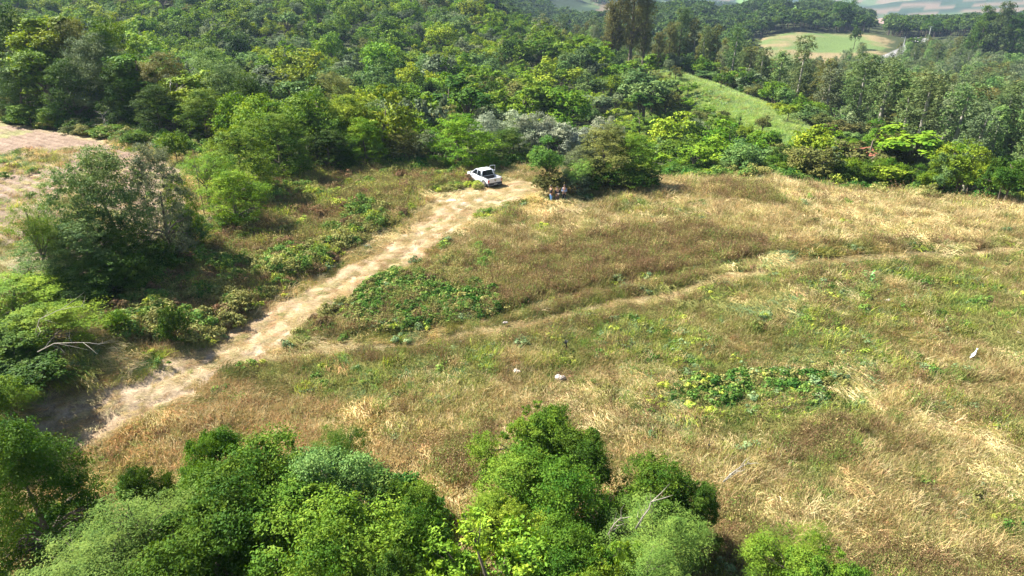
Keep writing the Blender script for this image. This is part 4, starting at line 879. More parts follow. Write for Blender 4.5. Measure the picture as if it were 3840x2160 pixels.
    for _, i, x, y, z, h, wd in items:
        u, v1 = project(x, y, z+h); _, v0 = project(x, y, z+h*(.3 if h < 10 else .4)); pw = wd*FP/max(y, 1)*.5
        c0, c1 = int((u-pw)//10), int((u+pw)//10)+1; r0, r1 = int(v1//10), int(v0//10)+1
        c0, c1 = max(0, c0), min(258, c1); r0, r1 = max(0, r0), min(145, r1)
        if c1 <= c0 or r1 <= r0: continue
        sub = cov[r0:r1, c0:c1]
        if i >= 0 and not hid[i]: score[i] = (~sub).sum()*min(1, pw*2*(v0-v1)/100/max(1, sub.size))
        if i < 0 or not hid[i]: sub[:] = True
    nA = len(ar); things = set()
    sa = np.argsort(-score[:nA]); things |= {int(i) for i in sa[:200] if score[i] > 4}
    sb = np.argsort(-score[nA:])+nA; things |= {int(i) for i in sb[:280] if score[i] > 4}
    LM = [(350, 170, 'the pale dead tree'), (620, 330, 'the bright leafy tree'), (870, 250, 'the sparse yellowish crown'), (1052, 250, 'the large-leaved tree'), (1155, 340, 'the pickup'), (1380, 300, 'the silvery trees'),
          (1585, 90, 'the tallest eucalyptus'), (1862, 300, 'the lone conifer'), (2060, 120, 'the brown clearing'), (2345, 260, 'the huge eucalyptus'), (2100, 390, 'the grassy spur end'), (2280, 115, 'the grey road'), (650, 60, 'the top edge'), (1150, 60, 'the green top gap'),
          (2540, 60, 'the top right dark trees'), (2560, 350, 'the right edge'), (250, 30, 'the top left corner')]
    szw = lambda h: 'tall' if h > 7.4 else ('low' if h < 5.6 else 'medium')
    recs = []
    for i in sorted(things):
        key, x, y, h, wd, t = allr[i]; u, v = project(x, y, Zt[i]+h*.8); d = [math.hypot(u-a, (v-b)*1.4) for a, b, _ in LM]; k = int(np.argmin(d)); a, b, nm = LM[k]; du, dv = u-a, v-b
        hor = 'left of' if du < -25 else 'right of' if du > 25 else ''; ver = 'above' if dv < -22 else 'below' if dv > 22 else ''
        rel = ('-'.join(q for q in (ver, hor) if q) or 'against'); dist = 'just' if d[k] < 70 else 'well' if d[k] < 160 else 'far'
        kind = 'eucalyptus' if key == 'far_euc' else ('flat-topped tree' if key == 'far_umbrella' else 'bushy tree' if key == 'far_wild' else 'round tree')
        sz = ('' if key == 'far_euc' else szw(h)+' ')
        recs.append([i, '%s%s %s' % (sz, G_[t][1], kind), '%s %s %s' % (dist, rel, nm), float(u), float(v)])
    from collections import defaultdict
    gg = defaultdict(list)
    for r_ in recs: gg[(r_[1], r_[2])].append(r_)
    lab = {}
    seq = {2: ['left one', 'right one'], 3: ['leftmost', 'middle one', 'rightmost']}
    for (a, b), L_ in gg.items():
        L_.sort(key=lambda q: q[3]); n = len(L_)
        for j, q in enumerate(L_):
            s = '%s %s' % (a, b)
            if n in seq: s += ', ' + seq[n][j]
            elif n > 3: s += ', %s from left' % (['first', 'second', 'third', 'fourth', 'fifth', 'sixth', 'seventh', 'eighth', 'ninth', 'tenth', 'eleventh', 'twelfth'][min(j, 11)])
            lab[q[0]] = s
    for i in sorted(things):
        key, x, y, h, wd, t = allr[i]
        if key == 'far_euc': tree('eucalyptus_tree', key, x, y, h, wd, t, lab[i], 'tree', 'eucalyptuses in the valley', z=Zt[i])
        else: tree('forest_tree', key, x, y, h, wd, t, lab[i], 'tree', 'trees of the wooded hillside', z=Zt[i])
    print('woods', len(ar), len(br), 'things', len(things))
    # the rest, as one mass each
    def mass(name, label, keys, idx, cat):
        meshes = []; dims = []
        for k in keys:
            for (_, _, H, W, (LV, LF, var, WV, WF)) in PROTO[k]:
                V = np.vstack([LV, WV])/np.array([W, W, H]); F = np.vstack([LF, WF+len(LV)]); mi = np.concatenate([np.zeros(len(LF)), np.ones(len(WF))])
                meshes.append(np_mesh(name, V, F, [M_LEAFI, M_PALE if 'euc' in k else M_BARK], midx=mi, var=np.concatenate([var, np.full(len(WV), .5)])))
        col = proto_collection('proto_'+name, meshes)
        x = np.array([allr[i][1] for i in idx]); y = np.array([allr[i][2] for i in idx]); h = np.array([allr[i][3] for i in idx]); wd = np.array([allr[i][4] for i in idx]); c = np.array([G_[allr[i][5]][0] for i in idx])*RNG.uniform(.75, 1.40, (len(idx), 1))
        n = len(idx); scatter(name, label, col, len(meshes), x, y, Zt[idx]-.2, np.stack([RNG.normal(0, .04, n), RNG.normal(0, .04, n), RNG.uniform(0, 6.28, n)], 1), np.stack([wd, wd, h], 1), c, cat)
    mass('hillside_forest', 'mixed green forest covering the hillside behind the pickup', ['far_broad', 'far_wild', 'far_umbrella'], np.array([i for i in range(nA) if i not in things]), 'forest')
    mass('eucalyptus_forest', 'eucalyptus plantation filling the valley behind the field', ['far_euc'], np.array([i for i in range(nA, len(allr)) if i not in things]), 'forest')
    # beyond the clearing: dark belts and far copses
    m = 26000; y = RNG.uniform(380, 1500, m)**1.0; x = RNG.uniform(-.75, .95, m)*y; y2 = y
    cop = fbm(x, y, 110, 501, 3); dens = np.where(y < 640, 1.0, sstep(.46, .52, cop)*.9)
    dens = np.where((x < 40) & (y > 400), np.maximum(dens, .9), dens)
    dc1 = pdist(CLEAR1, x, y, True)*np.where(inside(CLEAR1, x, y), -1, 1)
    ok = (RNG.uniform(0, 1, m) < dens) & (dc1 > 5) & (~inside(CLEAR2, x, y)) & (pdist(FARROAD, x, y) > 9) & (~inside(GREENF, x, y)) & (~inside(PINK, x, y)) & (~inside(PINK2, x, y)) & ~((y < 480) & (x > 215) & (x < 330))
    ok &= ~((x < 60) & (y < 385+.2*x))
    x, y = x[ok], y[ok]; n = len(x); h = RNG.uniform(7, 12, n); wd = h*RNG.uniform(.8, 1.1, n)
    protos_f = []
    for s in (61, 62, 63):
        (LV, LF, var), (WV, WF) = make_tree(s, 'broad', 1, 1, 600, .13, limbs=False); protos_f.append(np_mesh('far_tree', np.vstack([LV, WV]), np.vstack([LF, WF+len(LV)]), [M_LEAFI, M_BARK], midx=np.concatenate([np.zeros(len(LF)), np.ones(len(WF))]), var=np.concatenate([var, np.full(len(WV), .5)])))
    c, _ = pick([(np.array(G_['green'][0])*.55, np.ones(n)), (np.array(G_['dark'][0])*.9, np.ones(n)), (np.array(G_['blue'][0])*.55, np.ones(n))], n)
    scatter('distant_woods', 'dark woodland belts on the hills beyond the brown clearing', proto_collection('proto_distant', protos_f), 3, x, y, terrain(x, y)-.4, np.stack([np.zeros(n), np.zeros(n), RNG.uniform(0, 6.28, n)], 1), np.stack([wd, wd, h], 1), c, 'woodland')
    print('distant', n)
woods()
# a few named trees far out
for u, v, y, wp, hk, t, lab in [(2158, 68, 408, 26, 'far_broad', 'dark', 'lone dark tree standing in the brown clearing'), (2350, 45, 470, 46, 'far_wild', 'dark', 'dark tree group beside the utility pole on the grey road'),
                            (2125, 5, 500, 62, 'far_broad', 'dark', 'high dark round crown on the belt above the clearing'), (2490, 22, 345, 60, 'mid_euc', 'dark', 'tall dark eucalyptus at the top right, left one'), (2535, 12, 340, 66, 'mid_euc', 'euc', 'tall grey eucalyptus at the top right, middle one'),
                            (2572, 35, 335, 60, 'mid_euc', 'dark', 'tall dark eucalyptus at the top right corner'), (2460, 75, 350, 50, 'far_broad', 'dark', 'rounded dark tree left of the top right eucalyptuses'), (2510, 75, 343, 55, 'far_wild', 'dark', 'dark bushy tree under the top right eucalyptuses')]:
    tree_px('eucalyptus_tree' if 'euc' in hk else 'broadleaf_tree', hk, u, v, y, wp, t, lab, 'tree')

# ------------------------------------------------------------------ the pickup
M_WHITE = simple('white_paint', (.72, .75, .80), .28, coat=.6, noise=.04, nscale=3)
M_CLAD = simple('grey_plastic', (.045, .045, .05), .6, noise=.2, nscale=6)
M_GLASS = simple('dark_glass', (.012, .015, .02), .06, spec=.8)
M_TYRE = simple('tyre_rubber', (.12, .10, .08), .9, noise=.3, nscale=20)
M_RIM = simple('dusty_rim', (.38, .33, .27), .5, metal=.3, noise=.2)
M_RED = simple('tail_lamp_red', (.45, .02, .03), .2, coat=.5); M_CLEAR = simple('lamp_clear', (.75, .55, .55), .15, coat=.5)
M_METAL = simple('bright_metal', (.6, .6, .6), .3, metal=.9); M_BLACK = simple('black_parts', (.012, .012, .013), .5)
M_PLATE = simple('plate', (.62, .62, .62), .4); M_INK = simple('plate_ink', (.06, .06, .07), .6)
def pickup(x, y, rz):
    z = float(terrain(x, y)[0])+.06
    R = empty('pickup_truck', (x, y, z), rz)
    tag(R, 'white double-cab pickup with its right door open, parked at the end of the dirt track', 'pickup truck')
    def ring(x, w, zb, zs, zt, n=0):
        return [(x, -w*.86, zb), (x, -w*.97, zb+.08), (x, -w, (zb+zs)/2), (x, -w*.985, zs-.06), (x, -w*.93, zs), (x, -w*.5, zt), (x, w*.5, zt), (x, w*.93, zs), (x, w*.985, zs-.06), (x, w, (zb+zs)/2), (x, w*.97, zb+.08), (x, w*.86, zb)]
    b = MB()
    b.loft([ring(2.20, .62, .38, .68, .70), ring(2.12, .74, .30, .80, .82), ring(1.85, .81, .28, .88, .91), ring(1.30, .835, .28, .95, 1.0), ring(1.05, .84, .28, .98, 1.03), ring(-.78, .84, .28, 1.0, 1.0)])
    # cab pillars and roof
    def post(p, q, t=.05): b.tube([p, q], t, 6)
    roof = [[(x_, -w_, z_-.05), (x_, -w_*.9, z_), (x_, 0, z_+.03), (x_, w_*.9, z_), (x_, w_, z_-.05)] for x_, w_, z_ in ((.42, .60, 1.50), (.25, .64, 1.555), (-.2, .65, 1.58), (-.60, .63, 1.54), (-.70, .61, 1.50))]
    b.loft(roof, False, closed=False)
    for s_ in (-1, 1):
        post((1.10, .74*s_, 1.0), (.42, .59*s_, 1.48)); post((.42, .59*s_, 1.48), (-.66, .615*s_, 1.49), .04); post((-.80, .74*s_, 1.0), (-.66, .60*s_, 1.49), .075); post((.02, .78*s_, 1.0), (.0, .63*s_, 1.5), .04)
    body = b.build('body', M_WHITE, R, True); 
    b = MB()     # load bed: sides, floor, rails
    for s_ in (-1, 1):
        b.loft([[(-.78, s_*.76, .50), (-.78, s_*.83, .50), (-.78, s_*.84, .75), (-.78, s_*.82, 1.03), (-.78, s_*.74, 1.03)], [(-1.5, s_*.76, .50), (-1.5, s_*.84, .50), (-1.5, s_*.845, .75), (-1.5, s_*.82, 1.03), (-1.5, s_*.74, 1.03)],
                [(-2.12, s_*.72, .50), (-2.12, s_*.78, .50), (-2.12, s_*.80, .75), (-2.12, s_*.79, 1.03), (-2.12, s_*.71, 1.03)]])
    b.build('bed_side', M_WHITE, R, False)
    b = MB(); b.box((-1.45, 0, .52), (1.36, 1.50, .05)); b.box((-.80, 0, .74), (.05, 1.50, .44)); b.build('bed_liner', M_BLACK, R)
    b = MB()
    for s_ in (-1, 1): b.box((-1.46, s_*.78, 1.045), (1.30, .09, .03))
    b.build('bed_rail', M_CLAD, R)
    b = MB(); b.box((-2.16, 0, .78), (.06, 1.42, .50)); b.box((-2.165, 0, 1.035), (.09, 1.46, .03)); tg = b.build('tailgate', M_WHITE, R, bevel=.012)
    b = MB(); b.loft([[(-2.195, -.10, .93), (-2.195, .10, .93), (-2.195, .10, .82), (-2.195, .06, .74), (-2.195, -.06, .74), (-2.195, -.10, .82)], [(-2.205, -.10, .93), (-2.205, .10, .93), (-2.205, .10, .82), (-2.205, .06, .74), (-2.205, -.06, .74), (-2.205, -.10, .82)]])
    b.build('badge', M_BLACK, tg)
    b = MB()   # the emblem on the badge: a horned head in a shield
    b.loft([[(-2.206, -.025, .80), (-2.206, .025, .80), (-2.206, .045, .89), (-2.206, -.045, .89)], [(-2.214, -.02, .80), (-2.214, .02, .80), (-2.214, .04, .89), (-2.214, -.04, .89)]])
    for s_ in (-1, 1): b.tube([(-2.212, .04*s_, .885), (-2.212, .075*s_, .90), (-2.212, .08*s_, .85), (-2.212, .055*s_, .83)], [.012, .012, .01, .006], 5)
    b.build('emblem', M_METAL, tg)
    b = MB(); b.box((-2.13, 0, .43), (.20, 1.58, .34)); b.build('rear_bumper', M_CLAD, R, bevel=.03)
    b = MB(); b.tube([(-2.05, .80, .40), (-2.24, .70, .36), (-2.26, .28, .34)], .028, 6); b.tube([(-2.05, -.80, .40), (-2.24, -.70, .36), (-2.26, -.28, .34)], .028, 6); b.build('bumper_bar', M_METAL, R)
    b = MB(); b.box((-2.245, 0, .45), (.012, .40, .13)); pl = b.build('number_plate', M_PLATE, R)
    b = MB()
    for k in range(7): b.box((-2.253, -.145+.048*k, .445), (.004, .026, .07))
    b.build('plate_characters', M_INK, pl)
    for s_ in (-1, 1):
        b = MB(); b.box((-2.14, .745*s_, .76), (.12, .17, .27)); tl = b.build('tail_light', M_RED, R, bevel=.02)
        b = MB(); b.box((-2.205, .74*s_, .72), (.012, .10, .09)); b.build('lens', M_CLEAR, tl)
        b = MB(); b.ball((2.08, .60*s_, .70), (.10, .15, .085)); b.build('headlight', M_CLEAR, R, True)
        b = MB(); b.ball((1.02, .93*s_, 1.06), (.07, .11, .08)); b.tube([(1.02, .80*s_, 1.0), (1.02, .90*s_, 1.05)], .02, 5); b.build('mirror', M_BLACK, R, True)
    b = MB(); b.box((2.12, 0, .42), (.20, 1.5, .22)); b.build('front_bumper', M_CLAD, R, bevel=.04)
    b = MB(); b.box((2.205, 0, .64), (.02, .9, .12)); b.build('grille', M_BLACK, R)
    # glass
    b = MB(); b.loft([[(1.08, -.70, 1.02), (1.08, .70, 1.02), (1.06, .70, 1.0), (1.06, -.70, 1.0)], [(.44, -.56, 1.49), (.44, .56, 1.49), (.42, .56, 1.47), (.42, -.56, 1.47)]]); b.build('windscreen', M_GLASS, R)
    b = MB(); b.loft([[(-.83, -.66, 1.02), (-.83, .66, 1.02), (-.80, .66, 1.02), (-.80, -.66, 1.02)], [(-.71, -.55, 1.48), (-.71, .55, 1.48), (-.68, .55, 1.48), (-.68, -.55, 1.48)]]); b.build('rear_window', M_GLASS, R)
    def pane(x0, x1, x2, x3, s_, name='side_window'):
        b = MB(); o = .012*s_
        q = [(x0, .79*s_, 1.02), (x1, .79*s_, 1.02), (x2, .635*s_, 1.46), (x3, .635*s_, 1.46)]
        b.loft([[(a, c+o, d) for a, c, d in q], [(a, c-o*2, d) for a, c, d in q]]); return b.build(name, M_GLASS, R)
    for s_ in (-1, 1):
        pane(.98, .07, .04, .44, s_)
        pane(-.03, -.66, -.58, -.04, s_)
    # doors on the left, closed; seams stand as thin dark gaps
    for (x0, x1) in ((.03, 1.0), (-.70, .0)):
        b = MB(); b.loft([[(x0, .845, .40), (x1, .845, .40), (x1, .85, .68), (x1, .842, .93), (x0, .842, .93), (x0, .85, .68)], [(x0, .80, .40), (x1, .80, .40), (x1, .80, .68), (x1, .79, .93), (x0, .79, .93), (x0, .80, .68)]])
        d = b.build('door', M_WHITE, R); b = MB(); b.box((x0+.12, .86, .84), (.16, .03, .035)); b.build('handle', M_METAL, d)
    # right door open
    ang = math.radians(64); hx, hy = 1.0, -.83; ca, sa = math.cos(ang), math.sin(ang)
    def T(a, zz, o=0): return (hx-a*ca+o*sa, hy-a*sa-o*ca, zz)
    b = MB(); b.loft([[T(0, .38), T(1.0, .38), T(1.0, .98), T(0, .98)], [T(0, .38, .07), T(1.0, .38, .07), T(1.0, .98, .07), T(0, .98, .07)]])
    d = b.build('open_door', M_WHITE, R); d['label'] = 'open right door seen from behind with its dark inner trim'
    b = MB(); b.tube([T(.08, .98), T(.55, 1.48), T(1.0, 1.50), T(1.0, .98)], .022, 5); b.build('window_frame', M_WHITE, d)
    b = MB(); b.loft([[T(.06, .42, -.012), T(.94, .42, -.012), T(.94, .94, -.012), T(.06, .94, -.012)], [T(.06, .42, .004), T(.94, .42, .004), T(.94, .94, .004), T(.06, .94, .004)]]); b.build('inner_trim', M_BLACK, d)
    # cladding and wheels
    for wx in (1.36, -1.38):
        for s_ in (-1, 1):
            b = MB(); n = 16; ro, ri = .46, .35; y0, y1 = .80*s_, .862*s_; rings = []
            for k in range(n+1):
                a = math.pi*(-.06+1.12*k/n); c_, q_ = math.cos(a), math.sin(a)
                rings.append([(wx+ri*c_, y0, .33+ri*q_), (wx+ro*c_, y0, .33+ro*q_), (wx+ro*c_, y1-.012*s_, .33+ro*q_), (wx+ri*c_, y1, .33+ri*q_)])
            b.loft(rings); b.build('wheel_arch', M_CLAD, R)
            b = MB(); b.tube([(wx, .842*s_, .34), (wx, .70*s_, .34)], .36, 20); b.build('wheel_well', M_BLACK, R)  # black disc on the solid body, painting in the shaded arch opening
            b = MB(); b.tube([(wx, .875*s_, .32), (wx, .865*s_, .32), (wx, .70*s_, .32), (wx, .69*s_, .32)], [.29, .32, .32, .29], 22); wh = b.build('wheel', M_TYRE, R, True)
            b = MB(); b.tube([(wx, .885*s_, .32), (wx, .86*s_, .32)], [.17, .20], 18)
            for k in range(5):
                a = k*2*math.pi/5; b.tube([(wx, .89*s_, .32), (wx+.19*math.cos(a), .886*s_, .32+.19*math.sin(a))], .028, 4)
            b.build('rim', M_RIM, wh)
    b = MB()
    for s_ in (-1, 1): b.box((0, .80*s_, .31), (2.0, .12, .12))
    b.build('side_skirt', M_CLAD, R, bevel=.02)
    b = MB(); b.box((-1.1, 0, .30), (2.0, .9, .2)); b.tube([(1.36, -.7, .32), (1.36, .7, .32)], .05, 6); b.tube([(-1.38, -.7, .32), (-1.38, .7, .32)], .05, 6); b.build('chassis', M_BLACK, R)
    b = MB()
    for s_ in (-1, 1): b.tube([(.3, .58*s_, 1.585), (.2, .58*s_, 1.62), (-.5, .57*s_, 1.62), (-.58, .57*s_, 1.58)], .018, 5)
    b.build('roof_rail', M_CLAD, R)
    # load
    ca, sa = math.cos(rz), math.sin(rz)
    def W(a, b_): return (x+a*ca-b_*sa, y+a*sa+b_*ca)
    b = MB(); rings = []; n = 20
    for k in range(n+1):
        a = 2*math.pi*k/n; rings.append([((.25+.10*math.cos(t))*math.cos(a), (.25+.10*math.cos(t))*math.sin(a), .10+.10*math.sin(t)) for t in [i*math.pi/4 for i in range(8)]])
    b.loft(rings, False); o = b.build('spare_tyre', simple('spare_rubber', (.015, .015, .016), .8), None, True); px, py = W(-1.25, .15); o.location = (px, py, z+.56); tag(o, 'black spare tyre lying in the open bed of the pickup', 'tyre')
    b = MB(); b.ball((0, 0, .14), (.14, .11, .16), n=9, k=5); b.ball((.02, 0, .31), (.04, .03, .06), n=7, k=4); o = b.build('plastic_bag', simple('white_plastic', (.75, .76, .78), .4), None, True); px, py = W(-1.85, -.42); o.location = (px, py, z+.55); tag(o, 'small white plastic bag in the rear right corner of the pickup bed', 'bag')
px, py = hit(1217, 462)
pickup(px, py, math.radians(124))

# ------------------------------------------------------------------ people
M_SKIN = simple('skin', (.36, .20, .135), .55); M_HAIR = simple('black_hair', (.012, .010, .009), .6)
def skin_obj(name, pts, edges, rad, mat, parent, root=0, sub=2):
    me = bpy.data.meshes.new(name); me.from_pydata(pts, edges, []); me.materials.append(mat)
    o = link(bpy.data.objects.new(name, me), parent)
    md = o.modifiers.new('skin', 'SKIN'); md.use_smooth_shade = True
    sv = me.skin_vertices[0].data
    for i, r in enumerate(rad): sv[i].radius = (r, r) if not hasattr(r, '__len__') else r; sv[i].use_root = (i == root)
    o.modifiers.new('sub', 'SUBSURF').levels = sub; o.modifiers['sub'].render_levels = sub
    return o
def person(px, py, rz, h, label, shirt, trousers, shoe, arms, sleeve_long, tuck=0):
    """faces local +y; arms: for each side the elbow and the hand positions"""
    z = float(terrain(px, py)[0]); R = empty('person', (px, py, z), rz); k = h/1.75; R.scale = (k, k, k); tag(R, label, 'person')
    ms = simple('shirt', shirt, .85, noise=.2, nscale=9); mt = simple('trousers', trousers, .85, noise=.2, nscale=9); mb = simple('shoes', shoe, .7)
    # joints: 0 pelvis 1 waist 2 chest 3 neck 4 jaw 5 head 6 crown, legs, arms
    P = [(0, 0, .94), (0, .01, 1.10), (0, .0, 1.33), (0, 0, 1.49), (0, .02, 1.56), (0, .01, 1.64), (0, -.005, 1.71), (0, .115, 1.605)]
    Rr = [(.15, .11), (.135, .10), (.165, .11), (.055, .055), (.062, .07), (.075, .092), (.055, .07), .014]
    E = [(0, 1), (1, 2), (2, 3), (3, 4), (4, 5), (5, 6), (4, 7)]
    legs = {}
    for s_, fy in ((-1, .05), (1, -.06)):
        i = len(P); P += [(.095*s_, 0, .86), (.11*s_, .03+fy*.3, .48), (.12*s_, fy, .09), (.13*s_, fy+.14, .035)]; Rr += [.09, .055, .036, .03]; E += [(0, i), (i, i+1), (i+1, i+2), (i+2, i+3)]; legs[s_] = i
    ar = {}
    for s_ in (-1, 1):
        el, ha = arms[s_]; i = len(P); P += [(.185*s_, 0, 1.40), el, ha]; Rr += [.052, .040, .026]; E += [(2, i), (i, i+1), (i+1, i+2)]; ar[s_] = i
        d = (Vector(ha)-Vector(el)).normalized(); sd = d.cross(Vector((0, 0, 1))).normalized(); palm = Vector(ha)+d*.07
        j = len(P); P.append(tuple(palm)); Rr.append((.034, .016)); E.append((i+2, j))
        for f, (off, L) in enumerate(((-.030, .062), (-.010, .075), (.010, .070), (.028, .055))):
            q = len(P); a1 = palm+sd*off+d*(L*.6); a2 = a1+d*(L*.35)+Vector((0, 0, -.02)); P += [tuple(a1), tuple(a2)]; Rr += [.009, .008]; E += [(j, q), (q, q+1)]
        q = len(P); t1 = Vector(ha)+d*.03-sd*.045*s_; P += [tuple(t1), tuple(t1+d*.035)]; Rr += [.011, .009]; E += [(i+2, q), (q, q+1)]
    skin_obj('body', P, E, Rr, M_SKIN, R)
    e = .016
    SP_, SE, SR = [(0, 0, .93), P[1], P[2], (0, 0, 1.455)], [(0, 1), (1, 2), (2, 3)], [(.15+e, .112+e), (.138+e, .105+e), (.168+e, .112+e), (.07, .065)]
    for s_ in (-1, 1):
        i = len(SP_); a = Vector(P[ar[s_]]); el = Vector(arms[s_][0]); ha = Vector(arms[s_][1]); SP_.append(tuple(a)); SR.append(.062); SE.append((2, i))
        if sleeve_long: SP_ += [tuple(el), tuple(el.lerp(ha, .9))]; SR += [.052, .038]; SE += [(i, i+1), (i+1, i+2)]
        else: SP_ += [tuple(a.lerp(el, .75))]; SR += [.056]; SE += [(i, i+1)]
    skin_obj('shirt', SP_, SE, SR, ms, R)
    TP, TE, TR = [(0, 0, .97), (0, 0, .90)], [(0, 1)], [(.152, .115), (.16, .12)]
    for s_ in (-1, 1):
        i = legs[s_]; j = len(TP); TP += [P[i], P[i+1], (P[i+2][0], P[i+2][1], .11)]; TR += [.10, .072, .062]; TE += [(1, j), (j, j+1), (j+1, j+2)]
    skin_obj('trousers', TP, TE, TR, mt, R)
    for s_ in (-1, 1):
        i = legs[s_]; a, b_ = P[i+2], P[i+3]; q = MB(); q.ball((a[0], (a[1]+b_[1])/2+.01, .045), (.05, .135, .05)); q.build('shoe', mb, R, True)
        q = MB(); q.ball((.032*s_, .083, 1.648), (.012, .008, .009), n=8, k=4); q.build('eye', M_HAIR, R, True)
        q = MB(); q.ball((.078*s_, .005, 1.63), (.012, .02, .032), n=8, k=4); q.build('ear', M_SKIN, R, True)
    q = MB(); q.ball((0, -.018, 1.685), (.088, .098, .075), n=14, k=8); q.build('hair', M_HAIR, R, True)
    q = MB(); q.box((0, .098, 1.578), (.05, .012, .008)); q.build('mouth', simple('lips', (.22, .09, .07), .6), R)
    return R, k, z
p1 = hit(1385.5, 512); p2 = hit(1401, 514); p3 = hit(1419, 511)
person(*p1, math.radians(-62), 1.76, 'person in black T-shirt and light blue jeans, leftmost of three, facing the others', (.010, .010, .012), (.16, .33, .60), (.45, .33, .26),
       {-1: ((-.24, .02, 1.13), (-.20, .16, .95)), 1: ((.24, .02, 1.13), (.18, .20, 1.0))}, False)
R2, k2, z2 = person(*p2, math.radians(-160), 1.70, 'person in dark jacket and grey-brown trousers holding a remote controller, middle of three', (.012, .013, .022), (.10, .075, .075), (.30, .25, .20),
       {-1: ((-.23, .06, 1.12), (-.10, .26, 1.13)), 1: ((.23, .06, 1.12), (.10, .26, 1.13))}, True)
person(*p3, math.radians(150), 1.80, 'person in blue-grey long-sleeved shirt and dark trousers, rightmost of three', (.15, .19, .28), (.020, .022, .028), (.03, .03, .03),
       {-1: ((-.25, .05, 1.14), (-.02, .20, 1.16)), 1: ((.25, .05, 1.14), (.06, .21, 1.12))}, True)
b = MB(); b.box((0, 0, 0), (.17, .10, .04)); b.tube([(-.05, .02, .02), (-.05, .02, .045)], .012, 6); b.tube([(.05, .02, .02), (.05, .02, .045)], .012, 6); b.box((0, .05, .05), (.15, .012, .08)); b.tube([(-.06, .05, 0), (-.06, .16, .02)], .006, 5); b.tube([(.06, .05, 0), (.06, .16, .02)], .006, 5)
o = b.build('remote_controller', simple('pale_plastic', (.55, .54, .52), .5)); v = R2.matrix_basis @ Vector((0, .34, 1.12)); o.location = v; o.rotation_euler = (0, 0, math.radians(-160)); tag(o, 'small pale remote controller held by the middle person', 'remote control')

# ------------------------------------------------------------------ stones, the bird, stumps, single plants
M_STONE = simple('pale_stone', (.46, .39, .34), .85, noise=.2, nscale=6)
def stone(u, v, wpx, label, seed, flat=.55):
    x, y = hit(u, v); W_ = wpx*.85*math.hypot(y, CAM_H)/FP; r = np.random.default_rng(seed); b = MB(); n, k = 12, 7; rings = []
    ph = r.uniform(0, 6, 6)
    for a in range(k+1):
        t = math.pi*(.04+.92*a/k); rg = []
        for j in range(n):
            q = 2*math.pi*j/n; w_ = 1+.16*math.sin(q*2+ph[0]+t)+.12*math.sin(q*3+ph[1])+.08*math.sin(q*5+t*3+ph[2])+r.normal(0, .03)
            rg.append((W_/2*w_*math.sin(t)*math.cos(q), W_/2*.75*w_*math.sin(t)*math.sin(q), -W_/2*flat*w_*math.cos(t)+W_*.16))
        rings.append(rg)
    b.loft(rings); o = b.build('stone', M_STONE, None, False); o.location = (x, y, float(terrain(x, y)[0])+.16); tag(o, label, 'stone', 'pale stones lying on the field')
stone(2232, 766, 19, 'round pale stone standing out alone in the green grass on the right', 1, .8)
stone(1300, 944, 24, 'left one of two pale stones in the middle of the field', 2)
stone(1408, 960, 30, 'flat pinkish stone, the larger of two in the middle of the field', 3)
stone(1272, 819, 14, 'small white stone beside the wheel track', 4)
stone(1161, 866, 12, 'tiny pale stone below the wheel track, left of the small white one', 5)
stone(221, 842, 30, 'grey stone on the grass beside the yellow thorny bush', 6)
stone(925, 628, 24, 'pale stone on the left verge of the dirt track', 7, .4)
stone(2560, 845, 16, 'pale stone near the right edge of the photograph', 8)
M_FEATHER = simple('white_feathers', (.85, .85, .86), .7)
def egret():
    x, y = hit(2443, 910); z = float(terrain(x, y)[0]); R = empty('egret', (x, y, z), math.radians(20)); tag(R, 'small white egret standing in the grass near the right edge', 'bird')
    b = MB(); b.loft([[(cx+rr*.8*math.cos(t)*.0+rr*math.cos(t)*.7, rr*math.sin(t)*.75, cz+rr*math.cos(t)*.5) for t in [i*math.pi/4 for i in range(8)]] for cx, cz, rr in ((-.20, .30, .015), (-.12, .36, .075), (0, .46, .11), (.09, .56, .085), (.12, .64, .045), (.13, .74, .035), (.15, .80, .042), (.19, .81, .030))])
    b.build('body', M_FEATHER, R, True)
    b = MB(); b.tube([(.20, 0, .81), (.29, 0, .79)], [.014, .003], 5); b.build('beak', simple('yellow_beak', (.6, .4, .05), .5), R)
    for s_ in (-1, 1):
        b = MB(); b.tube([(0, .035*s_, .40), (.02, .035*s_, .20), (0, .035*s_, 0)], .009, 5); b.tube([(0, .035*s_, .01), (.06, .035*s_, .01)], .006, 4); b.build('leg', simple('dark_leg', (.03, .03, .03), .6), R)
        b = MB(); b.loft([[(.05, s_*.075, .55), (.05, s_*.085, .50), (.04, s_*.07, .46)], [(-.08, s_*.082, .47), (-.08, s_*.088, .40), (-.08, s_*.07, .36)], [(-.22, s_*.02, .30), (-.22, s_*.025, .29), (-.21, s_*.02, .28)]]); b.build('wing', M_FEATHER, R, True)
egret()
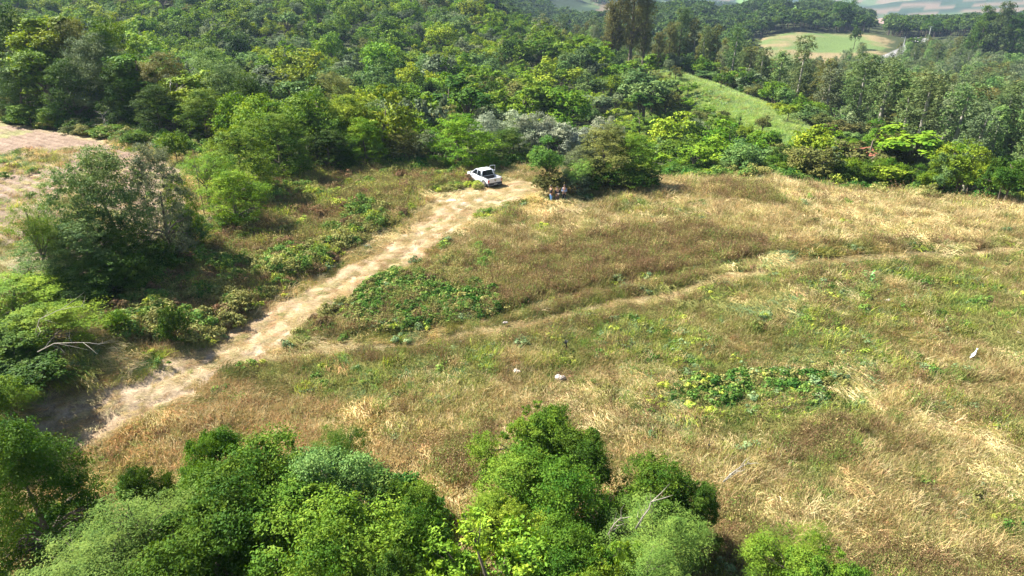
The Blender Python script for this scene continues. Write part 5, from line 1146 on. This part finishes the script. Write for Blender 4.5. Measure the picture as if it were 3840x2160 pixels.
def dead(name, u, v, y, hgt, spread, label, seed, mat=M_DEAD, cat='dead tree', zoff=None, thick=.06, n=7, up=.7):
    r = np.random.default_rng(seed); a, _ = ray(u, v); x = a*y; g = float(terrain(x, y)[0]); P_ = P3(u, v, y); z = g if zoff is None else P_[2]
    R = empty(name, (x, y, z)); tag(R, label, cat)
    b = MB(); lean = r.normal(0, .12*hgt, 2); tp = [(lean[0]*t, lean[1]*t, hgt*t) for t in (0, .3, .6, 1)]; b.tube(tp, [thick, thick*.8, thick*.55, thick*.15], 6); b.build('trunk', mat, R, True)
    for i in range(n):
        t = r.uniform(.3, .95); s0 = Vector((lean[0]*t, lean[1]*t, hgt*t)); q = r.uniform(0, 6.28); L = spread*r.uniform(.5, 1)*(1.2-t*.6); e = s0+Vector((math.cos(q)*L, math.sin(q)*L, L*up*r.uniform(.2, 1.1)))
        b = MB(); m1 = s0.lerp(e, .5)+Vector(r.normal(0, .06*L, 3)); b.tube([s0, m1, e], [thick*.45, thick*.3, thick*.08], 5)
        for j in range(3):
            e2 = m1.lerp(e, r.uniform(0, .8))+Vector(r.normal(0, .28*L, 3)); b.tube([m1.lerp(e, j/4), e2], [thick*.2, thick*.05], 4)
        b.build('branch', mat, R)
dead('dead_tree', 402, 160, 87, 7.5, 3.0, 'pale dead tree with bare arching branches in the wood front', 3, thick=.14, n=9)
o_ = P3(402, 120, 87)
dead('dead_shrub', 270, 300, 83, 3.4, 1.5, 'bleached leafless twigs at the edge of the wood above the ploughed soil', 5, thick=.07, n=9)
dead('dead_pole', 500, 470, 54, 5.2, .5, 'thin dead pole leaning in front of the big bright bush, right one', 7, M_BARK, 'dead tree', thick=.05, n=3)
dead('dead_pole', 488, 470, 54.5, 5.6, .5, 'thin dead pole leaning in front of the big bright bush, left one', 8, M_BARK, 'dead tree', thick=.05, n=3)
def bough(u0, v0, u1, v1, y, label, seed, thick=.04, twigs=6):
    """a pale bare bough reaching from one place to another in the air, with side twigs"""
    r = np.random.default_rng(seed); A = Vector(P3(u0, v0, y)); B = Vector(P3(u1, v1, y-.5)); L = (B-A).length; R = empty('bare_branch', A); tag(R, label, 'branch')
    D = B-A; pts = [D*t+Vector((0, 0, L*.10*math.sin(math.pi*t)))+Vector(r.normal(0, .025*L, 3))*(0 < t < 1) for t in (0, .25, .5, .75, 1)]
    b = MB(); b.tube(pts, [thick, thick*.85, thick*.6, thick*.4, thick*.1], 6); b.build('bough', M_DEAD, R, True)
    for k in range(twigs):
        i = 1+k % 4; s0 = pts[i-1].lerp(pts[i], r.uniform(0, 1)); e = s0+D.normalized()*L*r.uniform(.12, .3)+Vector(r.normal(0, .13*L, 3)); m1 = s0.lerp(e, .5)+Vector(r.normal(0, .02*L, 3))
        b = MB(); b.tube([s0, m1, e], [thick*.42, thick*.28, thick*.07], 5); b.tube([m1, m1+Vector(r.normal(0, .08*L, 3))], [thick*.2, thick*.05], 4); b.build('twig', M_DEAD, R)
bough(1820, 1212, 1885, 1165, 18.6, 'bleached bare branch sticking out over the dry grass at lower right', 9, .03, 8)
bough(1600, 1330, 1660, 1255, 15.6, 'forked pale branch above the ferny green tree at the bottom', 11, .03, 9)
bough(1530, 1345, 1565, 1300, 14.0, 'bare pale twigs in front of the bright large-leaved sapling', 12, .022, 9)
bough(95, 885, 265, 870, 25.2, 'long pale bare branch reaching out of the thorny bush', 13, .022, 7)
bough(90, 835, 215, 770, 26.5, 'second pale bare branch higher up in the thorny bush', 14, .02, 6)
dead('burnt_stump', 1431, 806, 34, .9, .35, 'dark dry shrub stump beside the wheel track in mid-field', 15, M_BLACK, 'stump', thick=.06, n=10, up=1.2)
dead('burnt_stump', 1787, 1118, 25, .75, .2, 'dark pointed stump among the weeds at lower right', 16, M_BLACK, 'stump', thick=.05, n=3, up=1.0)
dead('pale_snag', 1520, 10, 330, 16, 4, 'bleached tall dead tree against the far dark hillside', 17, thick=.3, n=6)
def corn(u, v):
    x, y = hit(u, v); R = empty('corn_plant', (x, y, float(terrain(x, y)[0]))); tag(R, 'single bright green young corn plant upright in the field', 'plant')
    b = MB(); b.tube([(0, 0, -.05), (0, 0, .7)], [.025, .01], 6); b.build('stem', simple('corn_green', (.10, .26, .04), .5), R)
    r = np.random.default_rng(4)
    for i in range(8):
        a = i*2.2; L = r.uniform(.45, .7); dx, dy = math.cos(a), math.sin(a); h0 = .12+.07*i; b = MB(); w_ = .06
        c_ = [(0, 0, h0), (dx*L*.4, dy*L*.4, h0+.35), (dx*L*.8, dy*L*.8, h0+.42), (dx*L, dy*L, h0+.30)]
        b.loft([[(p[0]-dy*w_*q, p[1]+dx*w_*q, p[2]), (p[0], p[1], p[2]-.015), (p[0]+dy*w_*q, p[1]-dx*w_*q, p[2])] for p, q in zip(c_, (.4, 1, .8, .1))], False, closed=False); b.build('leaf', bpy.data.materials['corn_green'], R)
corn(2184, 716)

# ------------------------------------------------------------------ far things: poles, the road, a hut
M_CONC = simple('concrete_pole', (.36, .36, .35), .8)
def pole(u, vtop, y, label, arm):
    a, bb = ray(u, vtop); x = a*y; g = float(terrain(x, y)[0]); h = max(CAM_H+bb*y-g, 7); R = empty('utility_pole', (x, y, g)); tag(R, label, 'utility pole', 'utility poles by the grey road')
    b = MB(); b.tube([(0, 0, -.3), (0, 0, h)], [.30, .20], 8); b.build('post', M_CONC, R)
    b = MB(); b.box((arm*.5, 0, h-.4), (2.8, .22, .22)); b.build('crossarm', M_CONC, R)
    for q in (-1, 0, 1): b = MB(); b.tube([(arm*.5+q*1.1, 0, h-.29), (arm*.5+q*1.1, 0, h-.05)], .07, 6); b.build('insulator', M_CLAD, R)
pole(2343, 66, 430, 'taller white utility pole with crossarm standing on the skyline of trees', 0)
pole(2277, 98, 415, 'shorter white utility pole with its arm to the left beside the grey road', -2)
def hut():
    x, y, _ = P3(2163, 402, 104); g = float(terrain(x, y)[0]); z1 = P3(2163, 394, 104)[2]; h = max(z1-g, 2.6); R = empty('hut', (x, y, g), .4); tag(R, 'small hut with a red tiled roof showing over the hedge', 'hut')
    b = MB(); b.box((0, 0, (h-1.0)/2), (3.2, 2.6, h-1.0)); b.build('wall', simple('hut_wall', (.5, .42, .34), .9), R)
    mr = simple('roof_tile', (.50, .17, .10), .85, noise=.2)
    for s_ in (-1, 1):
        for k in range(6):
            b = MB(); y0 = s_*(1.6-1.6*k/6); y1 = s_*(1.6-1.6*(k+1)/6); z0 = h-1.05+1.0*k/6; z1_ = h-1.05+1.0*(k+1)/6
            b.loft([[(-1.9, y0, z0+.05), (1.9, y0, z0+.05), (1.9, y0, z0), (-1.9, y0, z0)], [(-1.9, y1, z1_+.02), (1.9, y1, z1_+.02), (1.9, y1, z1_-.03), (-1.9, y1, z1_-.03)]]); b.build('roof_tile_row', mr, R)
hut()
# ------------------------------------------------------------------ air
def haze():
    b = MB(); b.box((0, 0, 0), (1, 1, 1)); o = b.build('haze', [])
    hx = 13400; zt_, zb = 260.0, -260.0
    o.scale = (hx, hx, zt_-zb); o.location = (0, 0, (zt_+zb)/2)
    m, t, N, L = new_mat('haze_air'); out = N.new('ShaderNodeOutputMaterial'); v = N.new('ShaderNodeVolumePrincipled')
    v.inputs['Color'].default_value = (.52, .70, 1, 1); v.inputs['Density'].default_value = .00012; v.inputs['Anisotropy'].default_value = .1
    L.new(v.outputs[0], out.inputs['Volume']); o.data.materials.clear(); o.data.materials.append(m)
    m.cycles.homogeneous_volume = True if hasattr(m.cycles, 'homogeneous_volume') else None
    tag(o, kind='stuff')
haze()
